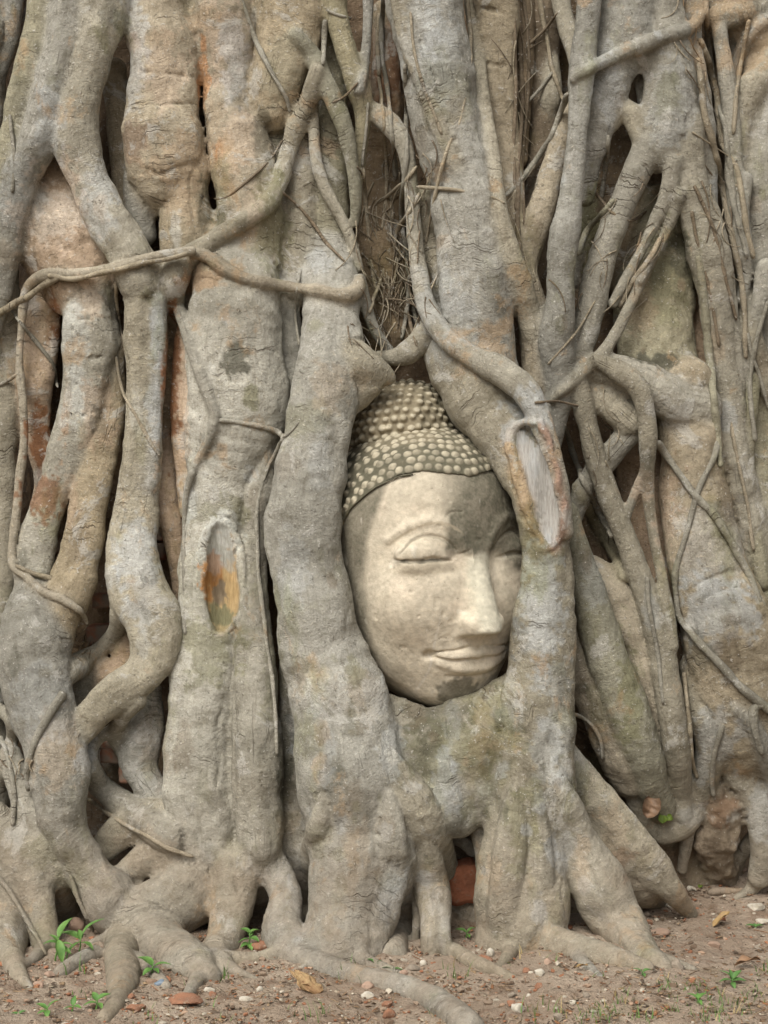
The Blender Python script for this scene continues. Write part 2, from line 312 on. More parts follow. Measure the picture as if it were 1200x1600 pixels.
ROOTS = """
trunk_column|g|20|.8|0|-60,-80,150,.22 -60,800,140,.20 -70,1300,180,.1
trunk_column|g|20|.8|0|1290,-80,150,.3 1290,600,160,.3 1300,1250,180,.3
root|g|10|.8|0|20,-60,40,.2 12,60,38 -5,110,36 -30,200,36
trunk_column|o|18|.6|0|98,230,80,.16 92,320,135,.135 100,390,150,.11 125,440,120,.09
root|g|12|.8|0|2,330,50,.15 6,450,50,.14 9,560,52,.14 6,700,50,.13 2,860,50,.13 0,1000,45,.1
root|o|12|.6|0|66,400,60,.15 64,520,64,.13 54,600,62,.13 58,680,50,.14 78,750,60,.14 70,820,60,.13
root|t|12|.8|0|180,110,40,.17 190,220,42,.16 196,320,44,.16 205,400,50,.15
trunk_column|t|7|.8|0|262,-60,90,.12 252,30,100,.10 256,70,114,.09 255,150,112,.09 260,220,124,.085 262,270,116,.09 255,310,70,.11
root|g|10|.7|0|218,275,50,.11 218,325,52,.10 224,365,42,.11
trunk_column|t|8|.75|0|290,262,84,.09 288,330,80,.09 294,400,84,.095 300,440,70,.11
trunk_column|t|7|.8|0|350,-60,110,.12 352,30,104,.10 358,110,86,.10 362,170,86,.10 376,240,100,.095 388,320,106,.09 390,410,110,.10
trunk_column|m|12|.7|0|424,180,60,.15 424,290,66,.13 428,380,66,.12 430,450,60,.11
trunk_column|t|14|.75|0|452,-60,140,.12 456,40,110,.09 436,110,90,.08 428,160,70,.08 430,184,50,.10
trunk_column|w|18|.6|0|372,370,100,.11 366,420,130,.07 368,470,146,.05 370,540,158,.045 366,620,164,.045 352,700,132,.045 340,760,98,.045 336,860,100,.035 330,960,104,.025 318,1050,108,.01 310,1150,112,-.01 312,1250,116,-.03 322,1340,110,-.05 340,1400,100,g
root|o|9|.7|0|300,470,28,.09 290,540,36,.08 284,640,38,.075 290,720,36,.08 296,800,32,.08
root|o|10|.7|0|262,680,24,.13 258,750,44,.11 268,830,40,.10 278,900,28,.10 282,960,20,.09
root|g|10|.7|0|440,440,54,.10 452,520,42,.09 458,600,42,.08 452,660,38,.07 440,700,30,.07
root|g|10|.9|0|428,655,50,.08 408,730,60,.06 396,810,58,.045 392,900,54,.03 396,980,60,.005 402,1060,70,-.02 405,1150,78,-.04 404,1250,78,-.06 406,1340,72,-.08 400,1410,72,g
trunk_column|g|12|.7|0|466,150,56,.13 466,260,56,.12 463,360,62,.11 465,450,64,.09
trunk_column|m|12|.7|0|512,40,56,.14 516,200,60,.13 516,300,60,.13 518,400,62,.12 524,470,60,.10
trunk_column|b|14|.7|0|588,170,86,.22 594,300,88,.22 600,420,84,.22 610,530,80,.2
root|o|12|.7|0|604,20,42,.19 606,110,46,.18 600,190,46,.2
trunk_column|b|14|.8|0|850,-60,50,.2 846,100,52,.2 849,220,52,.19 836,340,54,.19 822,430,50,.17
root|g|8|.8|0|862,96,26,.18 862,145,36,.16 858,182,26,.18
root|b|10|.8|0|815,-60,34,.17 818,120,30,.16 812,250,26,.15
trunk_column|t|12|.65|0|774,-60,66,.12 776,100,66,.12 782,220,62,.12 790,330,58,.11 802,420,50,.10
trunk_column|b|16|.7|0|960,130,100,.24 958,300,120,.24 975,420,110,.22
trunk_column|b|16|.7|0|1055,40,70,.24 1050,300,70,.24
trunk_column|m|16|.55|0|1042,330,90,.2 1034,410,118,.17 1026,490,122,.15 1036,570,122,.13 1050,610,100,.12
trunk_column|t|18|.7|0|1075,600,80,.09 1076,660,90,.09 1082,710,96,.09 1088,780,110,.09 1105,880,130,.09 1130,980,150,.08 1150,1070,150,.08 1160,1150,120,.12 1172,1220,70,.2
root|o|12|.6|0|1000,710,80,.19 1010,820,90,.19 1030,920,80,.19
root|o|10|.7|0|1095,420,44,.21 1092,510,44,.2 1100,600,40,.19
trunk_column|g|14|.8|0|1190,110,60,.19 1192,280,66,.18 1198,400,64,.18 1202,560,64,.18
trunk_column|m|14|.7|0|1186,560,80,.2 1184,700,96,.19 1186,850,96,.17 1196,1000,90,.17 1200,1150,80,.2
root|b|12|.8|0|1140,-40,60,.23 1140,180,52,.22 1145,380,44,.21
trunk_column|g|16|.8|0|1130,-60,110,.2 1150,10,100,.19 1190,60,70,.19
root|o|16|.6|0|205,995,62,.12 200,1040,60,.11 170,1060,60,.11
root|g|16|.6|0|225,1080,60,.08 222,1140,76,.06 220,1200,56,.06 250,1250,50,.03
root|g|14|.6|0|130,1060,50,.1 120,1110,40,.1 115,1170,30,.1
root|g|12|.7|0|148,1345,34,.02 190,1302,60,.01 235,1282,64,.005 290,1290,60,-.01
root|g|12|.7|0|186,1368,34,-.02 235,1340,56,-.02 290,1335,70,-.03
root|g|10|.7|0|212,1350,24,-.02 216,1385,20,-.03 214,1405,16,g
root|g|12|.8|0|460,1020,40,.06 462,1060,46,.045 462,1150,54,.035 452,1250,54,.015 466,1340,54,-.01 478,1420,40,g
root|t|12|.8|0|900,140,22,.13 880,205,32,.12 858,280,38,.11 838,350,44,.10 816,415,48,.09 832,480,56,.07 840,540,54,.06 838,600,46,.06
root|g|10|.9|0|868,-40,28,.15 880,20,28,.12 894,62,30,.09 905,110,26,.06
trunk_column|g|16|.75|0|655,-80,122,.04 664,20,120,.03 676,100,114,.02 694,200,106,.02 722,290,112,.02 736,380,108,.02 745,460,112,.02 754,560,120,.02 760,620,130,.03
root|g|16|.7|.35|622,-20,40 640,70,38 665,130,34 690,200,28 716,262,20
root|g|14|.7|.35|736,-40,26 744,60,28 752,160,28 764,250,32 776,330,34 792,400,42 815,460,46 835,520,40
root|g|10|.7|.3|668,300,26 672,370,30 684,430,26 690,500,22
root|g|10|.9|.1|918,180,40 914,260,30 911,330,28 905,390,24 896,440,22
root|g|14|.75|0|985,-80,80,.10 985,0,84,.09 975,60,84,.08 952,130,72,.08 934,200,52,.09 922,250,34,.10 914,310,28,.12
root|g|14|.8|0|955,190,34,.09 968,172,32,.08 986,178,34,.08 998,205,34,.08 1012,232,40,.09
trunk_column|g|16|.7|0|1030,-80,60,.11 1034,20,70,.10 1048,110,86,.08 1048,180,92,.08 1036,235,70,.08
root|g|8|.9|0|985,90,24,.14 1000,130,22,.13 1010,180,22,.12
root|g|14|.8|0|1020,225,50,.08 998,270,48,.08 968,335,46,.08 945,395,46,.08 928,450,44,.08 912,520,46,.07 900,560,44,.06
root|g|14|.8|0|1066,190,62,.08 1078,270,60,.09 1096,340,62,.10 1112,410,66,.10 1118,480,56,.11 1130,560,46,.12 1142,640,44,.12 1150,720,56,.12 1165,810,70,.14 1180,880,60,.16
root|g|10|.9|0|1086,-60,26,.14 1082,60,30,.12 1088,130,40,.10 1096,220,44,.11 1106,320,34,.13
root|g^|8|.9|.1|1052,255,32,.06 1044,300,26,.07 1026,342,22,.08 1002,392,19,.08 976,440,18,.08 958,475,16,.08
root|g^|7|.9|-.2|1062,305,24,.07 1044,355,19,.08 1016,412,18,.08 986,472,17,.06 955,532,19,.045 920,572,20,.02 888,602,17,.01 872,616,12,.01 860,628,8,.02
root|g|10|.9|0|1120,30,40 1165,20,40 1220,0,40
root|g|10|.9|.1|1215,20,24 1175,52,22 1152,95,20 1145,150,20 1140,200,20
root|g|12|.85|.1|1210,100,50 1180,135,50 1160,180,46 1153,240,44 1148,300,34 1150,350,26
root|g|8|.9|0|1124,50,26,.14 1138,140,26,.135 1146,230,28,.13 1150,330,26,.13 1158,400,22,.13
root|g|8|.9|0|1140,430,16,.12 1150,520,16,.11 1156,600,14,.115 1150,690,14,.12 1158,760,13,.13
root|m|8|.9|0|1176,590,22,.13 1168,700,24,.12 1176,800,24,.12 1192,910,26,.12
root|g|8|.9|0|1200,420,36,.12 1186,480,30,.12 1172,540,24,.12 1160,600,18,.13
root|g|10|.9|.1|1160,370,28 1164,440,30 1168,490,32 1182,545,36 1204,610,38
root|g|10|.9|.1|1165,280,22 1158,340,24 1166,420,22 1158,470,18
root|m|12|.9|0|66,-60,46,.08 62,30,46,.07 45,100,48,.07 25,190,50,.07 8,260,50,.07 -8,330,45,.08
root|g|16|.8|0|120,-60,70,.06 104,40,64,.05 84,120,62,.04 66,190,68,.04 40,260,60,.05 20,330,56,.06 8,400,50,.07 -8,470,46,.08 -30,560,40,.1
root|g|16|.8|0|176,-60,80,.06 162,20,76,.05 146,80,66,.05 128,150,64,.04 120,215,70,.04 136,280,68,.04 168,340,68,.04 200,390,70,.04 220,440,74,.03
root|g|14|.75|0|222,430,84,.04 228,480,68,.04 230,540,62,.04 228,620,60,.05 222,700,62,.05 212,780,66,.05 206,850,76,.04 214,910,88,.02 236,960,84,.0 246,1005,72,-.01 228,1050,60,-.02 180,1086,58,-.03 146,1118,52,-.03 120,1150,40,-.02
root|g|12|.8|.4|216,470,26 215,560,26 210,660,26 202,760,26
root|g|12|.8|.4|246,470,26 247,560,28 242,660,26 234,760,26
trunk_column|w|12|.75|0|128,380,90,.12 138,430,88,.10 140,490,86,.08 137,560,88,.08 126,640,82,.08 108,710,74,.09 84,770,60,.09 62,830,58,.08 52,900,56,.06 48,960,60,.04
root|t|12|.8|0|178,540,40,.10 172,640,48,.09 158,720,58,.08 138,790,60,.07 130,850,62,.06 112,910,66,.04 90,965,64,.02 70,1020,70,.01
root|g|18|.75|0|48,940,70,.03 52,1010,110,.0 60,1080,106,-.02 82,1150,98,-.04 94,1220,90,-.06 98,1275,74,-.06 108,1310,66,-.06 135,1365,84,-.06 175,1415,86,-.08 208,1450,70,g
root|g|10|.9|0|48,945,28,.03 20,980,34,.01 -8,1020,36,.0
root|g|12|.9|.1|190,955,34 182,985,28 158,1016,28 128,1036,38 102,1052,42
root|g|12|.9|.2|214,1095,30 190,1120,30 180,1150,26 188,1172,20
root|g|12|.9|.1|172,1142,20 150,1155,22 140,1185,24 152,1222,36 185,1252,46 226,1282,50 270,1310,50
root|g|14|.8|0|-20,1290,80,-.02 20,1330,80,-.05 50,1370,70,-.07 62,1420,52,-.09 72,1480,44,g
root|g|12|.8|0|60,1330,60,-.06 88,1370,52,-.06 102,1430,42,g
root|g|12|.8|0|18,1180,34,.0 32,1230,40,-.02 52,1285,46,-.04 70,1330,50,-.05
root|g|12|.8|0|-10,1380,80,-.06 5,1440,70,-.1 10,1500,60,g
root|g|12|.9|.1|-20,1100,20 12,1118,22 20,1150,22 6,1190,22 2,1230,20
root|g|14|.8|0|375,1360,80,-.06 362,1430,66,-.1 346,1480,56,-.14 322,1520,40,g
root|g|10|.8|0|340,1480,40,g 352,1520,26,g
root|g|10|.8|0|330,1500,36,g 302,1545,26,g 288,1568,16,g
root|g|18|.75|0|290,1400,110,-.05 235,1440,100,-.08 250,1480,90,-.13 290,1505,70,g 325,1530,50,g
root|g|14|.8|0|215,1440,80,g 190,1480,54,g 192,1530,46,g 180,1570,34,g 160,1596,24,g
root|g|10|.8|0|150,1490,30,g 120,1505,30,g 95,1520,24,g
root|g|10|.8|0|215,1500,30,g 245,1530,26,g 262,1545,16,g
root|g|14|.8|0|420,1350,50,-.05 446,1400,54,-.09 440,1450,62,-.14 456,1490,62,g 510,1512,48,g 570,1532,42,g 640,1548,44,g 690,1572,46,g 735,1610,48,g
root|g|10|.8|0|450,1490,40,g 400,1500,28,g 350,1500,30,g
root|g|10|.8|0|700,1480,24,g 740,1505,30,g 800,1530,20,g
root|m|12|.85|0|888,800,30,.03 902,870,42,.03 926,950,54,.03 952,1030,58,.03 982,1110,62,.03 1008,1180,56,.05 1022,1235,50,.09 1036,1275,42,.15 1046,1310,36,.24
root|t|14|.8|0|928,872,14,.13 945,900,46,.095 975,950,66,.08 1006,1020,62,.075 1026,1090,56,.075 1040,1160,44,.085
root|t|14|.8|0|896,920,20,.11 906,970,44,.09 916,1030,70,.08 942,1100,88,.07 968,1170,70,.07 982,1220,50,.09
root|g|12|.8|0|985,1220,34,.1 996,1255,32,.12 1010,1290,34,.16
root|g|16|.75|0|878,575,50,.05 912,580,50,.055 950,580,56,.05 1000,596,60,.05 1050,622,76,.06 1092,634,72,.075
root|g|12|.8|0|925,610,50,.07 955,632,52,.06 985,658,50,.05
root|g|12|.8|0|992,668,44,.06 966,698,42,.06 935,732,36,.08 908,770,30,.1 890,830,26,.12
root|g^|8|.9|-.15|935,563,26,.01 968,580,34,.005 996,604,33,.0 1009,640,30,.0 1013,690,28,.01 1012,740,24,.03 1014,790,19,.05 1022,840,18,.05 1032,890,18,.045 1043,950,20,.03 1050,1010,22,.02
root|g^|6|.9|-.1|1008,738,18,.03 992,772,16,.05 980,806,15,.06 972,830,12,.06
root|g^|8|.9|-.1|905,600,32,.03 922,670,32,.05 942,745,33,.06 964,805,35,.06 986,865,37,.05 1010,925,40,.04 1030,985,44,.035 1044,1060,42,.03 1054,1140,42,.035 1060,1210,40,.08 1064,1270,36,.18
root|m|10|.9|.1|900,760,14 920,800,18 950,850,20 975,900,20
root|g|12|.8|0|1085,1040,56,.1 1104,1110,64,.08 1112,1170,56,.1 1100,1215,46,.13 1088,1255,40,.15 1066,1290,38,.14 1036,1302,34,.14
root|g|10|.9|0|1074,1295,22,.15 1070,1330,20,.18 1066,1358,18,.2
root|g|14|.8|0|1145,1110,70,.1 1140,1160,60,.12 1152,1205,46,.13 1178,1245,46,.14 1190,1310,40,.15 1186,1370,38,.2
root|g|10|.9|0|1182,1305,28,.2 1158,1335,28,.24 1142,1362,24,.28
root|g|10|.9|.1|1150,1105,18 1178,1135,24 1192,1180,24 1205,1230,24
rotten_stump|b|10|.8|0|1124,1236,60,.16 1128,1275,76,.16 1122,1325,62,.19 1124,1372,50,g
buttress_root|g|16|.7|0|880,1170,40,.0 922,1232,56,-.0 968,1290,62,.0 1013,1346,58,.015 1048,1390,44,.02 1080,1428,22,g
buttress_root|g|24|.6|0|892,1230,50,.02 928,1296,86,.03 966,1346,96,.035 1000,1382,66,.04 1026,1410,34,g
root|g|12|.9|0|925,-80,36,.03 918,20,36,.02 910,110,37,.02 902,200,36,.02 893,290,40,.02 882,370,44,.02 874,440,48,.02 871,510,54,.02 874,560,58,.03 878,602,54,.045 868,650,40,.06 858,710,32,.075 852,780,24,.09
root|g|28|.75|0|600,1128,100,-.03 676,1172,142,-.055 752,1160,150,-.055 808,1108,110,-.05 830,1080,80,-.05
root|g|28|.75|0|640,1215,120,-.05 716,1228,120,-.055 790,1232,120,-.06
root|g|20|.7|.1|690,1200,40 700,1262,60 716,1282,50 734,1288,24
trunk_column|g|20|.75|0|510,400,70,.11 514,445,88,.07 517,490,94,.04 518,540,98,.02 505,610,98,-.02 492,680,100,-.04 479,760,108,-.05 471,830,116,-.06 479,900,118,-.06 492,970,126,-.07 512,1040,138,-.07 532,1110,152,-.08 545,1180,172,-.09 555,1260,178,-.10 556,1350,165,-.12 545,1430,140,-.15 540,1490,130,g
root|g|16|.7|0|520,560,84,.01 562,574,64,-.015 592,584,40,-.01 608,590,20,-.005
root|g|20|.7|0|512,620,90,-.015 545,618,60,-.005 575,604,40,-.005
root|g|12|.85|.1|506,1240,16 502,1285,40 494,1340,50 490,1420,48,g 488,1465,42,g
root|g|10|.85|.05|608,1240,14 613,1300,44 618,1380,56 616,1450,56,g 614,1495,46,g
root|g|10|.8|.2|640,1340,20 652,1410,20 646,1470,18,g
root|g|14|.85|.15|612,1180,20 640,1240,60 668,1310,74 690,1370,60 715,1405,54 755,1430,56,g 806,1454,62,g 868,1478,60,g 940,1496,48,g 1010,1514,24,g
root|g|12|.8|.2|664,1300,16 670,1360,54 678,1420,48 676,1485,40,g
root|g|10|.8|.2|690,1400,30 694,1450,22 700,1490,20,g
root|g|10|.85|0|700,1310,26,.06 720,1312,22,.04 738,1330,20,.04
trunk_column|g|18|.75|0|700,555,70,.05 728,592,104,.02 765,632,114,-.0 806,685,106,-.03 838,750,92,-.05 854,830,78,-.06 856,900,80,-.06 850,970,94,-.07 843,1040,104,-.07 836,1110,118,-.08 832,1190,128,-.085 828,1280,136,-.09 816,1370,138,-.105 806,1440,134,-.13 800,1475,120,g
root|g|12|.8|0|742,1255,40,-.03 752,1310,32,-.04 758,1370,30,-.06 758,1420,30,-.08
root|g|14|.85|.1|862,1190,18 874,1245,50 895,1310,76 930,1380,86,-.1 965,1440,80,-.12 1000,1485,56,g 1035,1512,30,g
root|g|12|.85|.2|804,1230,16 800,1290,50 792,1360,56 786,1440,50 782,1475,40,g
root|g|10|.85|.2|842,1260,16 846,1330,40 848,1400,44 846,1460,36,g
root|g|12|.8|0|590,556,18,.06 618,558,28,.05 645,545,34,.04 664,520,32,.04 682,490,26,.05
root|g^|7|.9|-.1|565,165,30,.08 590,178,34,.07 612,197,35,.06 633,230,30,.05 641,280,27,.045 646,350,25,.04 655,425,26,.03 668,485,29,.01 698,528,33,-.02 738,556,38,-.05 788,582,46,-.08 830,622,44,-.10 856,690,36,-.11 872,760,32,-.11 884,830,26,-.09
root|g|8|.9|0|562,436,18,.05 572,480,20,.06 588,520,18,.07 612,552,16,.08
root|m^|7|.9|-.2|462,55,26,.06 488,88,30,.05 514,140,32,.04 538,200,30,.04 550,260,24,.05 556,310,20,.07 554,350,16,.09
root|m|9|.9|0|515,-40,46,.08 522,20,44,.07 540,80,38,.06 560,135,44,.06 566,180,28,.07 561,240,22,.08 556,300,18,.09
root|g^|7|.9|-.1|577,-40,18,.08 574,40,18,.07 570,100,18,.06 562,140,20,.05
root|g^|7|.9|.0|490,160,18,.08 492,240,20,.08 506,290,22,.08 530,335,20,.08 548,375,17,.08 560,420,15,.08
creeping_root|g|6|.95|-.4|495,112,26 484,156,33 466,192,34 449,245,31 436,290,30 412,325,31 370,352,31 325,382,33 290,406,37 271,438,42 273,474,34 282,498,20
creeping_root|t|6|.95|-.5|300,396,16 325,402,22 358,425,21 400,440,19 450,448,19 500,455,20 540,461,23 558,452,23 562,436,16
creeping_root|t^|5|.95|-.5|300,392,16,-.02 240,402,18,-.02 185,417,18,-.01 128,428,18,.03 72,430,18,.04 46,446,18,.06 37,475,16,.07 32,520,15,.075 30,570,15,.075 36,625,14,.07 38,685,15,.07 31,745,15,.07 26,805,14,.06 18,858,14,.05 22,886,14,.03 42,902,13,.01 66,924,13,-.01 96,936,13,-.02 122,952,12,-.02 131,962,9,.01 136,974,7,.04
creeping_root|g|6|.95|-.4|280,485,20 300,550,18 328,625,18 335,655,18 324,690,16 300,740,15 290,790,14
creeping_root|g|6|.95|-.4|1095,-20,18 1094,20,20 1076,46,21 1038,57,24 990,76,26 942,97,20 915,112,17 896,124,12
root|g|6|.95|-.4|1020,400,15 1000,440,15
root|g|8|.8|0|985,1478,34,g 1040,1500,22,g 1085,1515,12,g
root|g|8|.8|0|800,1470,36,g 792,1498,24,g 770,1520,14,g
root|g|8|.8|0|545,1490,40,g 580,1508,26,g 625,1522,12,g
root|g|8|.8|0|520,1478,34,g 498,1500,24,g 470,1514,14,g
root|g|8|.8|0|70,1478,30,g 52,1500,20,g 28,1516,12,g
root|g|8|.8|0|20,1500,40,g 30,1525,26,g 48,1545,14,g
root|g|8|.8|0|205,1455,30,g 168,1468,24,g 140,1476,14,g
root|g|8|.8|0|1186,1372,30,.2 1172,1392,20,g 1150,1404,12,g
root|g|8|.8|0|880,1465,30,g 905,1500,22,g 940,1530,12,g
root|g|8|.8|0|345,1500,26,g 372,1520,18,g 402,1530,10,g
CUT cleft|g|5|.9|-.3|318,70,7 314,110,9 318,165,9 322,205,9 334,240,8 342,262,6
CUT cleft|g|3|.9|-.2|222,262,5 250,272,6 275,262,6 298,256,6 318,248,5
CUT cleft|g|3|.9|-.2|296,272,5 298,300,7 302,335,7 306,372,6
CUT cleft|g|3|.9|-.2|318,305,4 330,325,7 334,350,7 326,366,4
CUT cleft|g|2|.9|0|208,112,4 240,114,4 280,117,4 312,122,4
CUT cleft|g|2|.9|0|206,166,3 250,163,4 290,163,4 316,164,3
CUT cleft|g|3|.9|-.2|305,442,4 322,436,6 340,440,5
CUT cleft|g|4|.9|-.4|360,1000,6 364,1080,10 362,1160,12 362,1260,12 362,1340,10 372,1390,8
CUT cleft|g|3|.9|-.1|345,1030,5 352,1090,6 340,1130,6 346,1180,6 338,1230,5
CUT cleft|g|3|.9|-.1|282,1290,5 288,1310,8 284,1336,6
CUT cleft|g|4|.9|-.4|588,1400,5 584,1440,9 582,1480,10
CUT cleft|g|4|.9|-.3|636,1370,5 642,1420,9 640,1465,8
CUT cleft|g|3|.9|-.1|792,1140,4 796,1170,6 794,1195,6 802,1230,5
CUT cleft|g|4|.9|-.4|872,1378,5 878,1415,8 888,1452,9
CUT cleft|g|3|.9|-.2|600,1130,4 612,1175,6 640,1230,7 670,1290,6
CUT cleft|g|4|.9|-.5|976,1262,8 984,1272,10
CUT cleft|g|4|.9|-.6|985,1338,10 994,1344,10
CUT cleft|g|3|.9|-.4|992,1376,9 996,1382,9
CUT cleft|g|2|.9|0|745,12,4 765,14,7 784,20,5
CUT cleft|g|2|.9|0|762,100,3 780,102,6 794,103,4
CUT cleft|g|2|.9|0|764,196,3 780,200,6 798,200,4
CUT cleft|g|2|.9|0|757,156,3 768,164,5 772,186,4
CUT cleft|g|2|.9|-.1|645,30,4 665,80,6 685,140,6 700,170,4
CUT cleft|g|2|.9|-.1|1040,640,4 1056,652,7 1070,644,4
CUT cleft|g|2|.9|0|1066,930,3 1100,908,5 1140,893,5 1170,892,3
CUT cleft|g|2|.9|0|1092,944,3 1120,926,4 1168,915,3
CUT cleft|g|2|.9|0|122,558,3 148,560,4 176,548,4
CUT cleft|g|2|.9|0|125,500,3 150,498,4 178,496,3
CUT cleft|g|2|.9|0|92,646,3 125,650,4 158,640,3
CUT cleft|g|3|.9|-.2|197,198,6 195,218,10 198,242,6
CUT cleft|g|3|.9|-.2|209,190,6 211,216,12 209,240,7
CUT cleft|g|3|.9|-.2|221,198,5 223,222,9 221,240,6
CARVE cut_scar|c|4|.45|-.1|816,680,32 828,716,50 840,765,54 852,812,44 862,846,22
callus_rim|f|4|.9|-.1|842,662,10 816,660,13 799,678,16 804,718,17 815,765,16 828,808,14 845,842,11 860,858,9
callus_rim|p|4|.9|-.1|842,662,10 858,690,10 871,738,10 880,792,10 879,832,10 864,858,9
CARVE rot_scar|y|4|.75|-.2|342,832,30 346,880,50 348,930,54 346,966,38
CUT cleft|g|3|.9|-.2|338,890,8 341,915,18 345,936,14 346,950,6
callus_rim|w|4|.9|-.3|334,812,9 322,836,10 316,880,12 315,925,11 320,960,10 332,984,8
callus_rim|w|4|.9|-.3|350,812,9 368,836,11 379,880,14 381,925,13 376,962,11 362,984,8
"""

VOX = float(os.environ.get("VOX", "0.005"))
X0, X1, Y0, Y1, Z0, Z1 = -1.12, 1.12, -0.72, 0.50, -0.07, 2.40
NX, NY, NZ = int((X1 - X0) / VOX) + 1, int((Y1 - Y0) / VOX) + 1, int((Z1 - Z0) / VOX) + 1
gx = (X0 + VOX * np.arange(NX)).astype(np.float32)
gy = (Y0 + VOX * np.arange(NY)).astype(np.float32)
gzz = (Z0 + VOX * np.arange(NZ)).astype(np.float32)

def core_y(x, z):
    y = 0.232 + 0.30 * sstep(0.8, 1.15, np.abs(x))
    fl = 0.20 * sstep(0.75, 0.45, x) * sstep(-1.2, -0.7, x)
    y = y - fl * np.exp(-np.maximum(z, 0) / 0.22)
    p = np.stack([x.ravel() * 7, np.zeros(x.size), z.ravel() * 4], 1)
    return y + 0.025 * vn(p, 21).reshape(x.shape) + 0.010 * vn(p * 3.1, 22).reshape(x.shape)

XX, ZZ = np.meshgrid(gx, gzz, indexing='ij')
CY = core_y(XX, ZZ).astype(np.float32)
D = (CY[:, None, :] - gy[None, :, None]) * 0.8
D = np.clip(D, -0.15, 0.15).astype(np.float32)
ID = np.zeros(D.shape, np.int16)

def ix(v, o): return int(math.floor((v - o) / VOX))

def catmull(P, n):
    P = np.asarray(P, float)
    A = np.vstack([2 * P[0] - P[1], P, 2 * P[-1] - P[-2]])
    seg = len(P) - 1
    t = np.linspace(0, seg, n)
    i = np.minimum(t.astype(int), seg - 1)
    f = (t - i)[:, None]
    a, b, c, d = A[i], A[i + 1], A[i + 2], A[i + 3]
    return 0.5 * (2 * b + (c - a) * f + (2 * a - 5 * b + 4 * c - d) * f ** 2 + (3 * b - a - 3 * c + d) * f ** 3)

MARCH = np.arange(2.72, 4.05, VOX * 0.8)

def surf_y(px, py):
    """depth of the first surface built so far behind each pixel"""
    px = np.asarray(px, float); py = np.asarray(py, float)
    d = MARCH[None, :]
    ii = np.clip(np.rint(((px[:, None] - 600) * K * d - X0) / VOX).astype(int), 0, NX - 1)
    jj = np.clip(np.rint((d + CAMY - Y0) / VOX).astype(int), 0, NY - 1) + np.zeros_like(ii)
    kk = np.clip(np.rint((CAMZ - (py[:, None] - 800) * K * d - Z0) / VOX).astype(int), 0, NZ - 1)
    hit = D[ii, jj, kk] < 0
    hit[:, -1] = True
    y = MARCH[hit.argmax(1)] + CAMY
    g = np.array([g_depth(a, b) if b > 1300 else 9 for a, b in zip(px, py)])
    return np.minimum(y, g)

def gauss(a, s):
    r = int(3 * s) + 1
    k = np.exp(-0.5 * (np.arange(-r, r + 1) / s) ** 2); k /= k.sum()
    return np.convolve(np.pad(a, r, mode='edge'), k, 'valid')

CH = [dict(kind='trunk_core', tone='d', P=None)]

def trace(pts, flat, sink, n=None, lift=False):
    """pixel polyline -> centres (n,3) and radii (n,)"""
    C, ys = [], []
    for q in pts.split():
        a = q.split(',')
        C.append([float(v) for v in a[:3]])
        ys.append(None if len(a) < 4 else (g_depth(float(a[0]), float(a[1])) + 0.0 if a[3] == 'g' else float(a[3])))
    C = np.array(C)
    L = np.hypot(*np.diff(C[:, :2], axis=0).T).sum()
    n = n or int(np.clip(L / max(4.0, 0.22 * C[:, 2].mean()), len(C) * 3, 110))
    S = catmull(C, n)
    S[:, 2] = np.maximum(S[:, 2], 3)
    t = np.linspace(0, len(C) - 1, n)
    kn = [i for i, y in enumerate(ys) if y is not None]
    ye = np.interp(t, kn, [ys[i] for i in kn]) if kn else None
    if kn: ye = gauss(ye, max(0.6, n / len(C) * 0.35))
    if ys[0] is not None and not lift:
        y = ye
    else:
        tg = np.gradient(S[:, :2], axis=0); tg /= np.maximum(np.linalg.norm(tg, axis=1), 1e-6)[:, None]
        off = np.stack([-tg[:, 1], tg[:, 0]], 1) * S[:, 2:3] * 0.36
        q = [surf_y(*(S[:, :2] + m * off).T) for m in (-1, 0, 1)]
        y = 0.6 * np.min(q, 0) + 0.4 * np.mean(q, 0)
        r = S[:, 2] * 0.5 * K * (y - CAMY)
        y = gauss(y, 2.0)
        y = gauss(np.minimum(y, gauss(y, 4)), 1.5) + sink * r * flat
        if sink < -0.5 and not lift: y = gauss(np.minimum(y, q[1] - 0.30 * r), 0.9)      # thin creepers hug the bark
        if lift:
            y = gauss(np.minimum(y, ye), 1.2)
        elif kn:
            w_ = sstep(max(0, kn[0] - 2.0), kn[0], t)
            y = y * (1 - w_) + ye * w_
    d = y - CAMY
    P = np.stack([(S[:, 0] - 600) * K * d, y, CAMZ - (S[:, 1] - 800) * K * d], 1)
    return P, S[:, 2] * 0.5 * K * d

